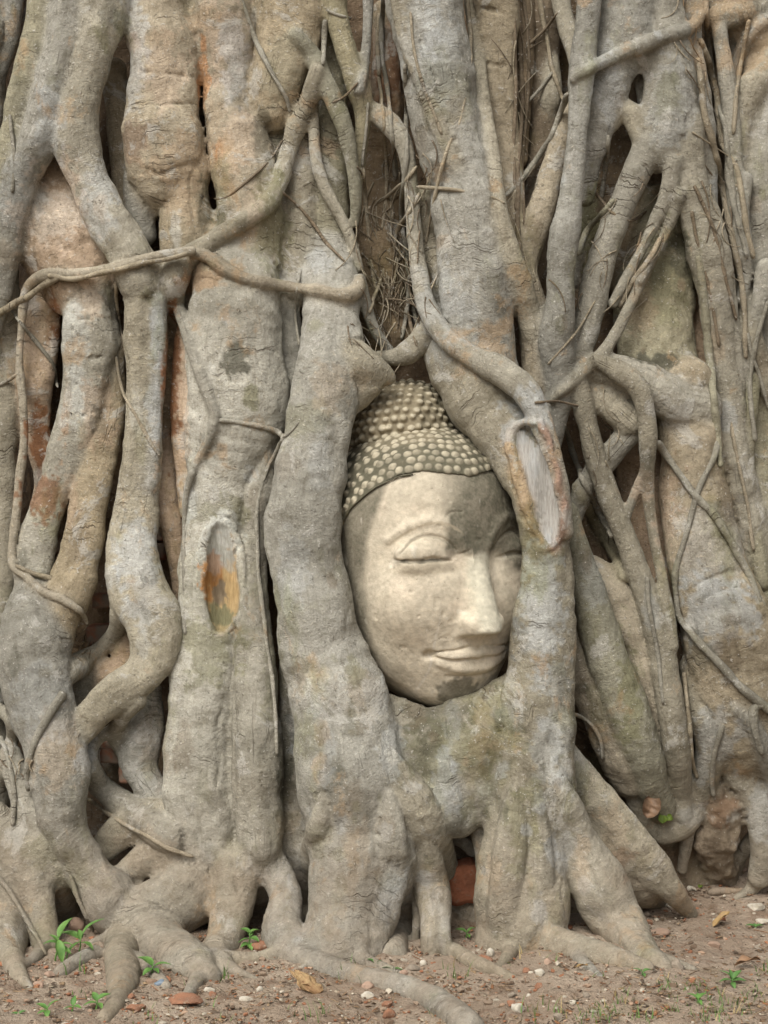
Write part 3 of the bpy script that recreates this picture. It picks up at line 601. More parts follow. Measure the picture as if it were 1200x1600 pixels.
def chain_field(P, r, flat, marg):
    lo = (P - r[:, None]).min(0) - marg; hi = (P + r[:, None]).max(0) + marg
    a = [max(0, ix(lo[c], o)) for c, o in enumerate((X0, Y0, Z0))]
    b = [min(N, ix(hi[c], o) + 2) for c, (o, N) in enumerate(((X0, NX), (Y0, NY), (Z0, NZ)))]
    if any(b[c] - a[c] < 2 for c in range(3)): return None
    T = np.full((b[0] - a[0], b[1] - a[1], b[2] - a[2]), 0.3, np.float32)
    fy = 1.0 / flat
    for i in range(len(P) - 1):
        p, q, r1, r2 = P[i], P[i + 1], r[i], r[i + 1]
        m = max(r1, r2) + marg
        l = np.minimum(p, q) - m; h = np.maximum(p, q) + m
        s0 = [max(a[c], ix(l[c], o)) for c, o in enumerate((X0, Y0, Z0))]
        s1 = [min(b[c], ix(h[c], o) + 2) for c, o in enumerate((X0, Y0, Z0))]
        if any(s1[c] <= s0[c] for c in range(3)): continue
        x = (gx[s0[0]:s1[0]] - p[0])[:, None, None]
        y = ((gy[s0[1]:s1[1]] - p[1]) * fy)[None, :, None].astype(np.float32)
        z = (gzz[s0[2]:s1[2]] - p[2])[None, None, :]
        bx, by, bz = (q - p) * (1, fy, 1)
        bb = bx * bx + by * by + bz * bz + 1e-12
        hh = np.clip((x * np.float32(bx) + y * np.float32(by) + z * np.float32(bz)) * np.float32(1 / bb), 0, 1)
        dd = np.sqrt((x - hh * np.float32(bx)) ** 2 + (y - hh * np.float32(by)) ** 2 + (z - hh * np.float32(bz)) ** 2) - (np.float32(r1) + hh * np.float32(r2 - r1))
        V = T[s0[0] - a[0]:s1[0] - a[0], s0[1] - a[1]:s1[1] - a[1], s0[2] - a[2]:s1[2] - a[2]]
        np.minimum(V, dd, out=V)
    return T, tuple(slice(a[c], b[c]) for c in range(3))

rng = np.random.default_rng(4)
for row in ROOTS.strip().splitlines():
    kind, tone, k, flat, sink, pts = row.split('|')
    k = float(k) * 1e-3 * (0.7 if float(k) < 15 else 1.0); flat = float(flat); sink = float(sink)
    carve = kind.startswith(('CARVE ', 'CUT '))
    cut = kind.startswith('CUT ')
    kind = kind.split()[-1]
    lift = tone.endswith('^'); tone = tone[0]
    P, r = trace(pts, flat, sink, None, lift)
    if not carve:
        s = np.concatenate([[0], np.cumsum(np.linalg.norm(np.diff(P, axis=0), axis=1))])
        sd_ = rng.integers(1, 9999)
        if kind == 'callus_rim': r = r * (1 + 0.30 * vn(np.stack([s * 40, s * 0, s * 0], 1), sd_ + 7)); P = P + np.stack([vn(np.stack([s * 26, s * 0, s * 0], 1), sd_ + 8), 0 * s, 0 * s], 1) * 0.004
        if kind == 'creeping_root': r = r * (1 + 0.10 * vn(np.stack([s * 22, s * 0, s * 0], 1), sd_ + 7))
        one = np.stack([s * 9, s * 0, s * 0], 1)
        r = r * (1 + 0.05 * vn(one, sd_) + 0.035 * vn(one * 3, sd_ + 1))
        P = P + np.stack([vn(one * .8, sd_ + 2), 0.6 * vn(one * .8, sd_ + 3), 0 * s], 1) * (r * 0.10)[:, None]
    out = chain_field(P, r, flat, 0.035 if not carve else 0.02)
    if out is None: continue
    T, sl = out
    V = D[sl]; idn = len(CH)
    if cut:
        np.maximum(V, -T, out=V)
        continue
    CH.append(dict(kind=kind, tone=tone, P=P, r=r, flat=flat))
    if carve:
        m = (-T > V - 0.004)
        ID[sl][m] = idn
        np.maximum(V, -T, out=V)
    else:
        ID[sl][T < V] = idn
        h = np.maximum(k - np.abs(V - T), 0) / k
        V[...] = np.minimum(V, T) - h * h * k * 0.25

def surface_nets(D):
    s = D < 0
    def sh(a, i, j, k): return a[i:a.shape[0] - 1 + i, j:a.shape[1] - 1 + j, k:a.shape[2] - 1 + k]
    cs = [(i, j, k) for i in (0, 1) for j in (0, 1) for k in (0, 1)]
    an = sh(s, 0, 0, 0).copy(); al = an.copy()
    for c in cs[1:]:
        an |= sh(s, *c); al &= sh(s, *c)
    act = an & ~al
    ii, jj, kk = np.nonzero(act)
    cd_ = act.shape
    lin = (ii * cd_[1] + jj) * cd_[2] + kk
    val = {c: D[ii + c[0], jj + c[1], kk + c[2]] for c in cs}
    acc = np.zeros((len(ii), 3), np.float32); cnt = np.zeros(len(ii), np.float32)
    for c in cs:
        for ax in range(3):
            if c[ax]: continue
            e = list(c); e[ax] = 1; e = tuple(e)
            va, vb = val[c], val[e]
            m = (va < 0) != (vb < 0)
            t = np.where(m, va / np.where(m, va - vb, 1), 0)
            for q in range(3):
                acc[:, q] += np.where(m, t if q == ax else c[q], 0)
            cnt += m
    V = acc / cnt[:, None] + np.stack([ii, jj, kk], 1)
    F = []
    for ax in range(3):
        u, v = [(1, 2), (2, 0), (0, 1)][ax]
        a = [slice(None)] * 3; b = [slice(None)] * 3
        a[ax] = slice(0, -1); b[ax] = slice(1, None)
        for o in (u, v):
            a[o] = slice(1, -1); b[o] = slice(1, -1)
        s0 = s[tuple(a)]
        e = np.nonzero(s0 != s[tuple(b)])
        flip = s0[e]
        base = np.stack(e, 1)
        base[:, u] += 1; base[:, v] += 1
        q = []
        for du, dv in ((-1, -1), (0, -1), (0, 0), (-1, 0)):
            c = base.copy(); c[:, u] += du; c[:, v] += dv
            q.append(np.searchsorted(lin, (c[:, 0] * cd_[1] + c[:, 1]) * cd_[2] + c[:, 2]))
        q = np.stack(q, 1)
        q[~flip] = q[~flip][:, ::-1]
        F.append(q)
    return V, np.vstack(F)

def vnormals(V, F):
    n = np.cross(V[F[:, 2]] - V[F[:, 0]], V[F[:, 3]] - V[F[:, 1]])
    N = np.zeros_like(V)
    for c in range(4):
        for a in range(3):
            N[:, a] += np.bincount(F[:, c], n[:, a], len(V))
    return N / np.maximum(np.linalg.norm(N, axis=1), 1e-12)[:, None]

def edge_pairs(F):
    e = np.vstack([F[:, [0, 1]], F[:, [1, 2]], F[:, [2, 3]], F[:, [3, 0]]])
    return e

def smooth_field(A, E, it, lam=0.7):
    deg = np.maximum(np.bincount(E[:, 0], minlength=len(A)) + np.bincount(E[:, 1], minlength=len(A)), 1)
    for _ in range(it):
        B = np.zeros_like(A)
        for c in range(A.shape[1]):
            B[:, c] = np.bincount(E[:, 0], A[E[:, 1], c], len(A)) + np.bincount(E[:, 1], A[E[:, 0], c], len(A))
        A = A * (1 - lam) + lam * B / deg[:, None]
    return A

def bark_coords(V, ch, rnd):
    """(round, along, seed) for points V about a root's centre line, and the radius there"""
    P, r, flat = ch['P'], ch['r'], ch['flat']
    s = np.concatenate([[0], np.cumsum(np.linalg.norm(np.diff(P, axis=0), axis=1))])
    tg = np.gradient(P, axis=0); tg /= np.linalg.norm(tg, axis=1)[:, None]
    out = np.zeros((len(V), 3), np.float32); rad = np.zeros(len(V), np.float32)
    for a in range(0, len(V), 20000):
        v = V[a:a + 20000]
        j = (((v[:, None, :] - P[None]) * (1, 1 / flat, 1)) ** 2).sum(2).argmin(1)
        w_ = v - P[j]
        al = (w_ * tg[j]).sum(1)
        lat = np.stack([tg[j][:, 2], np.zeros(len(j)), -tg[j][:, 0]], 1)
        lat /= np.maximum(np.linalg.norm(lat, axis=1), 1e-6)[:, None]
        th = np.arctan2((w_ * lat).sum(1), -w_[:, 1] / flat)
        out[a:a + 20000, 0] = th * r[j]; out[a:a + 20000, 1] = s[j] + al; out[a:a + 20000, 2] = rnd
        rad[a:a + 20000] = r[j]
    return out, rad

def pieces(f):
    """label of the connected piece each face of f belongs to"""
    u, inv = np.unique(f, return_inverse=True); inv = inv.reshape(f.shape)
    lab = np.arange(len(u)); ee = edge_pairs(inv)
    while True:
        m_ = np.minimum(lab[ee[:, 0]], lab[ee[:, 1]]); l2 = lab.copy()
        np.minimum.at(l2, ee[:, 0], m_); np.minimum.at(l2, ee[:, 1], m_)
        l2 = l2[l2]
        if (l2 == lab).all(): return lab[inv[:, 0]]
        lab = l2

def build_fig():
    V, F = surface_nets(D)
    gi = np.rint(V).astype(int)
    vid = ID[np.minimum(gi[:, 0], NX - 1), np.minimum(gi[:, 1], NY - 1), np.minimum(gi[:, 2], NZ - 1)].astype(int)
    V = V * np.float32(VOX) + np.array([X0, Y0, Z0], np.float32)
    E = edge_pairs(F)
    V = smooth_field(V, E, 2, 0.5)
    N = vnormals(V, F)
    # lumps, wrinkles and flutes of the bark
    bark = np.zeros((len(V), 3), np.float32); rad = np.full(len(V), 0.06, np.float32)
    rnds = np.random.default_rng(9).random(len(CH)) * 50
    order = np.argsort(vid, kind='stable')
    bnd = np.searchsorted(vid[order], np.arange(len(CH) + 1))
    for i, ch in enumerate(CH):
        q = order[bnd[i]:bnd[i + 1]]
        if len(q) == 0: continue
        if ch['P'] is None:
            bark[q] = V[q][:, [0, 2, 1]]
        else:
            bark[q], rad[q] = bark_coords(V[q], ch, rnds[i])
    am = np.clip(rad / 0.045, 0.12, 1.25)
    big = np.clip((rad - 0.018) / 0.03, 0, 1)
    hgt = am * (0.0060 * vn(V * 8, 1) + 0.0042 * vn(V * 19, 2) + 0.0017 * vn(V * 47, 3) + 0.0007 * vn(V * 100, 4))
    b = bark.astype(np.float64)
    rg_ = np.array([{'t': 2.0, 'w': 1.7, 'o': 1.4}.get(c['tone'], 0.7) for c in CH])[vid]
    ringm = sstep(0.0, 0.6, vn(V * 5, 13)) * big * (0.15 + 0.85 * sstep(0.10, 0.40, V[:, 2]))
    wv = b[:, 1] + 0.012 * vn(b * (9, 6, 1), 15)
    hgt += rg_ * ringm * 0.0009 * vn(np.stack([b[:, 0] * 3, wv * 75, b[:, 2]], 1), 11)
    hgt += rg_ * ringm * 0.0015 * vn(np.stack([b[:, 0] * 2, wv * 24, b[:, 2]], 1), 14)
    hgt += big * 0.0050 * vn(np.stack([b[:, 0] * 22, b[:, 1] * 2.2, b[:, 2]], 1), 12)
    kd = np.array([CH[i]['kind'] in ('cut_scar', 'rot_scar', 'rot_patch') for i in range(len(CH))])[vid]
    hgt = np.where(kd, 0.0018 * vn(V * (110, 60, 16), 31) + 0.0022 * vn(V * (40, 40, 14), 32), hgt)
    st_ = np.array([c['kind'] == 'rotten_stump' for c in CH])[vid]
    hgt = hgt + st_ * (0.010 * vn(V * 26, 35) + 0.007 * vn(V * 60, 36))
    tone = np.array([TONES[c['tone']] for c in CH], np.float32)[vid]
    rj = np.random.default_rng(3)
    jit = (1 + 0.26 * (rj.random((len(CH), 1)) - 0.5)) * (1 + np.array([[0.5, 0.0, -1.0]]) * 0.16 * (rj.random((len(CH), 1)) - 0.42))
    tone = tone * jit[vid].astype(np.float32)
    rim = np.array([c['kind'] == 'callus_rim' for c in CH])[vid]
    few = smooth_field(tone, E, 4)
    sc_ = smooth_field(tone, E, 14)
    tone = np.where((kd | rim)[:, None], few, sc_)
    wob = 0.38 * vn(V * 22, 61) + 0.34 * vn(V * 50, 62) + 0.40 * vn(V * 120, 63)
    rs = np.random.default_rng(21)
    more = []
    for _ in range(330):
        low = rs.random() < 0.45
        px, py = (rs.uniform(440, 920), rs.uniform(1040, 1460)) if low else (rs.uniform(0, 1200), rs.uniform(0, 1450))
        sz = rs.uniform(5, 24)
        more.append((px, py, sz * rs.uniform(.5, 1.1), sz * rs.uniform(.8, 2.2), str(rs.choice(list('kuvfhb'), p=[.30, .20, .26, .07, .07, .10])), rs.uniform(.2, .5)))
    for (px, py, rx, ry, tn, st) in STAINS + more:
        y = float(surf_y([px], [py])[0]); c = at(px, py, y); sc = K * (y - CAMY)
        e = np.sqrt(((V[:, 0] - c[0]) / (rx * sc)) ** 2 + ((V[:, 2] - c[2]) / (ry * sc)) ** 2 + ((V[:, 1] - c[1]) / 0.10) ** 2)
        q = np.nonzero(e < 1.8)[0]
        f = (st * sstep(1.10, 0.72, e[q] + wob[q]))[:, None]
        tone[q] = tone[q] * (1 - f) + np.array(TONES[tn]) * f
    V = V + N * hgt[:, None].astype(np.float32)
    N = vnormals(V, F)
    base = np.array([0.0, 0.2, 0.0])
    root = empty("strangler_fig", base, "huge old fig tree whose tangled grey roots wrap around a carved stone head", "tree")
    fid = vid[F[:, 0]]
    for _ in range(3):                                  # crumbs of a root's skin go to the root around them
        order = np.argsort(fid, kind='stable')
        bnd = np.searchsorted(fid[order], np.arange(len(CH) + 1))
        tiny = np.zeros(len(F), bool)
        for i in range(len(CH)):
            q = order[bnd[i]:bnd[i + 1]]
            if len(q) == 0: continue
            fl = pieces(F[q])
            ids, iv, cn = np.unique(fl, return_inverse=True, return_counts=True)
            tiny[q] = cn[iv.ravel()] < min(90, cn.max())
            if len(q) < 12: tiny[q] = True
        if not tiny.any(): break
        for _ in range(30):
            vf = np.full(len(V), -1)
            ok = np.nonzero(~tiny)[0]
            for c in range(4): vf[F[ok, c]] = fid[ok]
            t = np.nonzero(tiny)[0]
            if len(t) == 0: break
            new = np.max(vf[F[t]], axis=1)
            g = new >= 0
            if not g.any(): break
            fid[t[g]] = new[g]; tiny[t[g]] = False
    order = np.argsort(fid, kind='stable')
    bnd = np.searchsorted(fid[order], np.arange(len(CH) + 1))
    scar = None
    for i, ch in enumerate(CH):
        fq = F[order[bnd[i]:bnd[i + 1]]]
        if len(fq) == 0: continue
        u, inv = np.unique(fq, return_inverse=True)
        inv = inv.reshape(fq.shape)
        if ch['P'] is None: bk = V[u][:, [0, 2, 1]]
        else: bk, _ = bark_coords(V[u], ch, rnds[i])
        t4 = np.concatenate([tone[u], np.ones((len(u), 1))], 1)
        mat = M['wood_scar'] if ch['kind'].endswith(('scar', 'patch')) else M['bark']
        par = scar if ch['kind'] == 'callus_rim' and scar else root
        # a root that others cut in two is one part per visible length
        fl = pieces(inv)
        ids, cn = np.unique(fl, return_counts=True)
        o = None
        for c_, n_ in sorted(zip(ids, cn), key=lambda q: -q[1]):
            fc = inv[fl == c_]
            uu, iv = np.unique(fc, return_inverse=True); iv = iv.reshape(fc.shape)
            o_ = mesh_obj(ch['kind'], V[u][uu], iv, mat, par, True, base,
                          dict(bark=('FLOAT_VECTOR', bk[uu]), tone=('FLOAT_COLOR', t4[uu])), N[u][uu])
            o = o or o_
        if ch['kind'] in ('cut_scar', 'rot_scar'): scar = o
    return root

def tube(P, r, sides=7, seed=0):
    """a closed tapering tube along P with slightly uneven girth"""
    P = np.asarray(P, float); n = len(P)
    tg = np.gradient(P, axis=0); tg /= np.maximum(np.linalg.norm(tg, axis=1), 1e-9)[:, None]
    up = np.tile([0.0, 1.0, 0.0], (n, 1))
    a = np.cross(tg, up); a /= np.maximum(np.linalg.norm(a, axis=1), 1e-6)[:, None]
    b = np.cross(a, tg)
    th = np.arange(sides) * 2 * math.pi / sides
    s = np.arange(n)
    rr = r[:, None] * (1 + 0.12 * vn(np.stack([np.repeat(s, sides) * .35, np.tile(np.arange(sides), n) * .8, np.full(n * sides, seed)], 1).astype(float), 3).reshape(n, sides))
    V = P[:, None, :] + rr[:, :, None] * (np.cos(th)[None, :, None] * a[:, None, :] + np.sin(th)[None, :, None] * b[:, None, :])
    V = V.reshape(-1, 3)
    F = []
    for i in range(n - 1):
        for j in range(sides):
            k = (j + 1) % sides
            F.append((i * sides + j, i * sides + k, (i + 1) * sides + k, (i + 1) * sides + j))
    F.append(tuple(range(sides))[::-1]); F.append(tuple((n - 1) * sides + j for j in range(sides)))
    L = np.concatenate([[0], np.cumsum(np.linalg.norm(np.diff(P, axis=0), axis=1))])
    bk = np.stack([np.tile(th, n) * np.repeat(r, sides), np.repeat(L, sides), np.full(n * sides, seed * 3.3)], 1)
    return V, F, bk
# ------------------------------------------------------------------ the carved stone head, sculpted in its own frame
U = 1.53e-3                              # one photo pixel at the head's depth
HV = float(os.environ.get("HVOX", "0.0022"))
YAW, ROLL = R(29), R(3.0)
HC = at(665, 868, 0.095)
HROT = np.array((Matrix.Rotation(0, 3, 'Z')))
_m = Matrix.Rotation(-ROLL, 3, 'Y') @ Matrix.Rotation(YAW, 3, 'Z')      # local: x = viewer's right, y = back (face looks to -y), z = up
HROT = np.array(_m)
hx = np.arange(-0.265, 0.265, HV).astype(np.float32)
hf = np.arange(-0.265, 0.345, HV).astype(np.float32)
hz = np.arange(-0.40, 0.47, HV).astype(np.float32)
HO = np.array([hx[0], hf[0], hz[0]])

class Sdf:
    def __init__(s): s.D = np.full((len(hx), len(hf), len(hz)), 0.2, np.float32)
    def box(s, c, r, m):
        a = [max(0, int((c[i] - r[i] - m - HO[i]) / HV)) for i in range(3)]
        b = [min(s.D.shape[i], int((c[i] + r[i] + m - HO[i]) / HV) + 2) for i in range(3)]
        sl = tuple(slice(p, q) for p, q in zip(a, b))
        return sl, (hx[sl[0]] - c[0])[:, None, None], (hf[sl[1]] - c[1])[None, :, None], (hz[sl[2]] - c[2])[None, None, :]
    def put(s, sl, d, k, sub=False):
        V = s.D[sl]
        if sub:
            h = np.maximum(k - np.abs(V + d), 0) / k
            V[...] = np.maximum(V, -d) + h * h * k * 0.25
        else:
            h = np.maximum(k - np.abs(V - d), 0) / k
            V[...] = np.minimum(V, d) - h * h * k * 0.25
    def ell(s, c, r, k=10, sub=False, m=None):
        c = np.array(c) * U; r = np.array(r) * U; k = k * U
        sl, x, y, z = s.box(c, r, (k + 0.02) if m is None else m)
        q0 = np.sqrt((x / r[0]) ** 2 + (y / r[1]) ** 2 + (z / r[2]) ** 2)
        q1 = np.sqrt((x / r[0] ** 2) ** 2 + (y / r[1] ** 2) ** 2 + (z / r[2] ** 2) ** 2) + 1e-6
        s.put(sl, (q0 * (q0 - 1) / q1).astype(np.float32), k, sub)
    def chain(s, pts, k=6, sub=False, n=None, sx=1.0):
        P = catmull(np.array(pts, float), n or len(pts) * 5) * U
        k = k * U
        lo, hi = P[:, :3].min(0), P[:, :3].max(0)
        rm = P[:, 3].max()
        c = (lo + hi) / 2
        sl, x, y, z = s.box(c, (hi - lo) / 2 + rm, k + 0.008)
        T = None
        for i in range(len(P) - 1):
            p, q = P[i, :3] - c, P[i + 1, :3] - c
            b = (q - p) * (sx, 1, 1)
            X, Y, Z = (x - p[0]) * sx, y - p[1], z - p[2]
            h = np.clip((X * b[0] + Y * b[1] + Z * b[2]) / (b @ b + 1e-12), 0, 1)
            d = np.sqrt((X - h * b[0]) ** 2 + (Y - h * b[1]) ** 2 + (Z - h * b[2]) ** 2) - (P[i, 3] + h * (P[i + 1, 3] - P[i, 3]))
            T = d if T is None else np.minimum(T, d)
        s.put(sl, T.astype(np.float32), k, sub)
    def front(s, X, Z):
        i = int(round((X * U - HO[0]) / HV)); k = int(round((Z * U - HO[2]) / HV))
        col = np.nonzero(s.D[i, :, k] < 0)[0]
        return (hf[col.max()] / U) if len(col) else 0.0
    def groove(s, pts, k=1.5, dep=0.0, sub=True):
        """a chisel line (or with sub=False a raised line) following the surface: pts (X, Z, radius)"""
        P = catmull(np.array(pts, float), len(pts) * 5)
        F = gauss(np.array([s.front(a, b) for a, b, _ in P]), 1.2)
        s.chain([(a, f + dep, b, r) for (a, b, r), f in zip(P, F)], k, sub, n=len(P))

CRA = ((0, -10, 60), (152, 165, 146))
USH = ((-8, -30, 194), (88, 86, 83))

def zh(phi):
    """height of the hairline at an angle from the middle of the forehead"""
    a = np.abs(np.degrees(phi))
    return np.interp(a, [0, 4, 13, 30, 44, 59, 76, 90, 110], [118, 121, 124, 130, 126, 111, 80, 40, -40])

def smax(a, b, k):
    h = np.maximum(k - np.abs(a - b), 0) / k
    return np.maximum(a, b) + h * h * k * 0.25

def nose_wedge(s):
    lo, hi = np.array((-62, 80, -135)), np.array((62, 215, 62))
    c, r = (lo + hi) / 2 * U, (hi - lo) / 2 * U
    sl, x, y, z = s.box(c, r, 0.0)
    x = (x + c[0]) / U; y = (y + c[1]) / U; z = (z + c[2]) / U
    t = np.clip((26 - z) / 134, 0, 1.1)
    ff = 142 + 45 * t + 5 * np.sin(3.1 * t)                                    # ridge line, faintly bowed
    side = (np.abs(x) - (10 + 5 * t) - (ff - y) * (0.34 + 0.07 * t)) * 0.87
    front = (y - ff) * 0.93
    bottom = (-119 - z) + 0.10 * (y - 150) + 0.10 * np.abs(x)
    d = smax(smax(side, front, 13), bottom, 7)
    s.put(sl, (d * U).astype(np.float32), 11 * U)

def sculpt_face():
    s = Sdf()
    s.ell(*CRA, k=10, m=0.4)
    s.ell((0, 14, -58), (141, 136, 176), 40, m=0.4)
    s.ell((0, 66, -188), (62, 46, 46), 30)                 # chin
    s.ell((0, 84, -148), (70, 50, 40), 24)                 # muzzle
    for q in (-1, 1):
        s.ell((q * 74, 96, -62), (52, 40, 52), 40)         # cheek
        s.ell((q * 72, 170, 2), (46, 26, 26), 18, True)   # eye hollow
        s.ell((q * 36, 170, -6), (14, 24, 26), 14, True)   # beside the bridge
    nose_wedge(s)
    for q in (-1, 1):
        s.ell((q * 22, 150, -100), (13, 24, 15), 10)         # nostril wings
        s.ell((q * 12, 160, -121), (8, 13, 5), 4, True)
    for q in (-1, 1):                                      # brow ridge
        s.groove([(q * 20, 14, 2.5), (q * 34, 38, 3), (q * 62, 55, 3), (q * 92, 50, 2.6), (q * 118, 30, 1.5)], 12, -2.0, sub=False)
        s.ell((q * 74, 115.5, 8), (46, 24, 21), 12)          # upper lid
        s.ell((q * 74, 115, -13), (40, 22, 13), 12)         # lower lid
    for q in (-1, 1):
        s.groove([(q * 34, 10, 1.6), (q * 50, 26, 2.5), (q * 76, 34, 2.5), (q * 98, 24, 2.2), (q * 118, 8, 1.2)], 2.5, 0.6)     # lid crease
        s.groove([(q * 40, -5, 2.0), (q * 54, -4, 3.6), (q * 70, -1, 4.8), (q * 88, -3, 3.6), (q * 106, -2, 2.4), (q * 122, 2, 1.2)], 2.5, 0.6)  # eye slit
    # mouth
    for q in (-1, 1):
        s.ell((q * 69, 114, -143), (9, 10, 7), 7, True)
    s.groove([(-64, -148, 2.5), (-38, -149, 5), (-12, -146, 6.5), (0, -147, 6), (12, -146, 6.5), (38, -149, 5), (64, -148, 2.5)], 6, -2.0, sub=False)
    s.groove([(-56, -158, 3), (-28, -166, 7), (0, -169, 8), (28, -166, 7), (56, -158, 3)], 6, -2.2, sub=False)
    s.groove([(-72, -144, 2.2), (-42, -154, 2.8), (-12, -154, 2.4), (0, -156, 2.3), (12, -154, 2.4), (42, -154, 2.8), (72, -144, 2.2)], 2.5, 0.4)
    s.groove([(-70, -138, 1.4), (-40, -139, 1.8), (-12, -135, 1.8), (0, -138, 1.8), (12, -135, 1.8), (40, -139, 1.8), (70, -138, 1.4)], 2.5, 0.5)
    s.groove([(-44, -178, 1.6), (0, -182, 2.2), (44, -178, 1.6)], 4, 0.2)
    s.groove([(-30, 3, 1.0), (-14, 9, 1.2)], 1.5, 0.5)
    s.groove([(-50, 58, 1.4), (-40, 66, 1.6), (-24, 66, 1.2)], 1.5, 0.4)
    for q in (-1, 1):                                      # ear against the skull
        s.ell((q * 150, -36, -20), (13, 24, 70), 8)
        s.ell((q * 158, -30, -10), (6, 12, 44), 5, True)
    return s

def curl_spots():
    rg = np.random.default_rng(12)
    hair, knot = [], []
    c, r = np.array(CRA[0], float), np.array(CRA[1], float) + 3
    for row in range(11):
        phi = -math.radians(112)
        while phi < math.radians(112):
            z0 = zh(phi) + 7
            top = 186.0
            el0 = math.asin(np.clip((z0 - c[2]) / r[2], -1, 1)); el1 = math.radians(78)
            el = el0 + row * math.radians(5.4) * (0.75 + 0.25 * (el1 - el0) / math.radians(50))
            size = 6.0 - 0.10 * row
            if el < el1:
                e = el + rg.normal(0, 0.006); f = phi + rg.normal(0, 0.007) + (row % 2) * 0.045
                n = np.array([math.cos(e) * math.sin(f), math.cos(e) * math.cos(f), math.sin(e)])
                hair.append((*(c + (r - 2.4) * n), size * rg.choice([rg.uniform(0.85, 1.08), rg.uniform(0.5, 0.85)], p=[.86, .14])))
            phi += 2.42 * size / (158 * max(0.3, math.cos(el)))
    c, r = np.array(USH[0], float), np.array(USH[1], float) + 2
    for row in range(12):
        el = math.radians(-26 + row * 9.6)
        n_ = max(1, int(2 * math.pi * 86 * math.cos(el) / 14.6))
        for j in range(n_):
            f = 2 * math.pi * (j + 0.5 * (row % 2)) / n_ + rg.normal(0, 0.02)
            if math.cos(f - R(-29)) < -0.45: continue
            e = el + rg.normal(0, 0.02)
            n = np.array([math.cos(e) * math.sin(f), math.cos(e) * math.cos(f), math.sin(e)])
            knot.append((*(c + (r - 2.0) * n), 6.2 * rg.uniform(0.78, 1.06)))
    return np.array(hair), np.array(knot)

def hair_sdf(spots, knot):
    s = Sdf()
    s.ell(*((USH[0], USH[1]) if knot else (CRA[0], np.array(CRA[1]) + 3)), k=2, m=0.4)
    if not knot:
        x, f = hx[:, None], hf[None, :]
        cut = (zh(np.arctan2(x, f)) * U)[:, :, None] - hz[None, None, :]
        s.D = np.maximum(s.D, cut.astype(np.float32) * 0.8)
        # raised band along the hairline
        for off, rr in ((-3, 1.3),):
            ph = np.linspace(-R(105), R(105), 60)
            n = [(CRA[0][2], zh(p)) for p in ph]
            pts = []
            for p in ph:
                z = zh(p) + off
                q = math.sqrt(max(0.02, 1 - ((z - CRA[0][2]) / (CRA[1][2] + 3)) ** 2))
                pts.append((math.sin(p) * (CRA[1][0] + 3) * q, CRA[0][1] + math.cos(p) * (CRA[1][1] + 3) * q, z, rr * float(sstep(24, 48, abs(math.degrees(p))))))
            for a in (0, 6, 12, 18, 36, 42, 48): s.chain(pts[a:a + 8], 2, n=10)
        # the knot's own seat hides the rest
    for (a, b, c, r) in spots:
        s.ell((a, b, c), (r, r, r * 0.92), 2.5, m=0.012)
    return s

def head_mesh(s, name, par, mat, colour, rough=0.0):
    V, F = surface_nets(s.D)
    L = V * np.float32(HV) + HO.astype(np.float32)
    keep = (L[F].mean(1)[:, 1] > -0.21)
    F = F[keep]
    u, inv = np.unique(F, return_inverse=True); F = inv.reshape(F.shape); L = L[u]
    L = smooth_field(L, edge_pairs(F), 2, 0.5)
    N = vnormals(L, F)
    h = 0.0010 * vn(L * 30, 40) + 0.0005 * vn(L * 80, 41) + 0.0026 * vn(L * 9, 42) - 0.0016 * sstep(0.45, 0.75, vn(L * 55, 43)) * sstep(0, .5, vn(L * 6, 44))
    L = L + N * (h * (1 + rough))[:, None]
    q = L / U
    t4 = np.concatenate([colour(q, N), np.ones((len(q), 1))], 1)
    o = mesh_obj(name, (L * (1, -1, 1)) @ HROT.T, F[:, ::-1], mat, par, True, (0, 0, 0), dict(tone=('FLOAT_COLOR', t4)), None)
    return o

def lerp(a, b, t): return a * (1 - t)[:, None] + np.asarray(b)[None, :] * t[:, None]

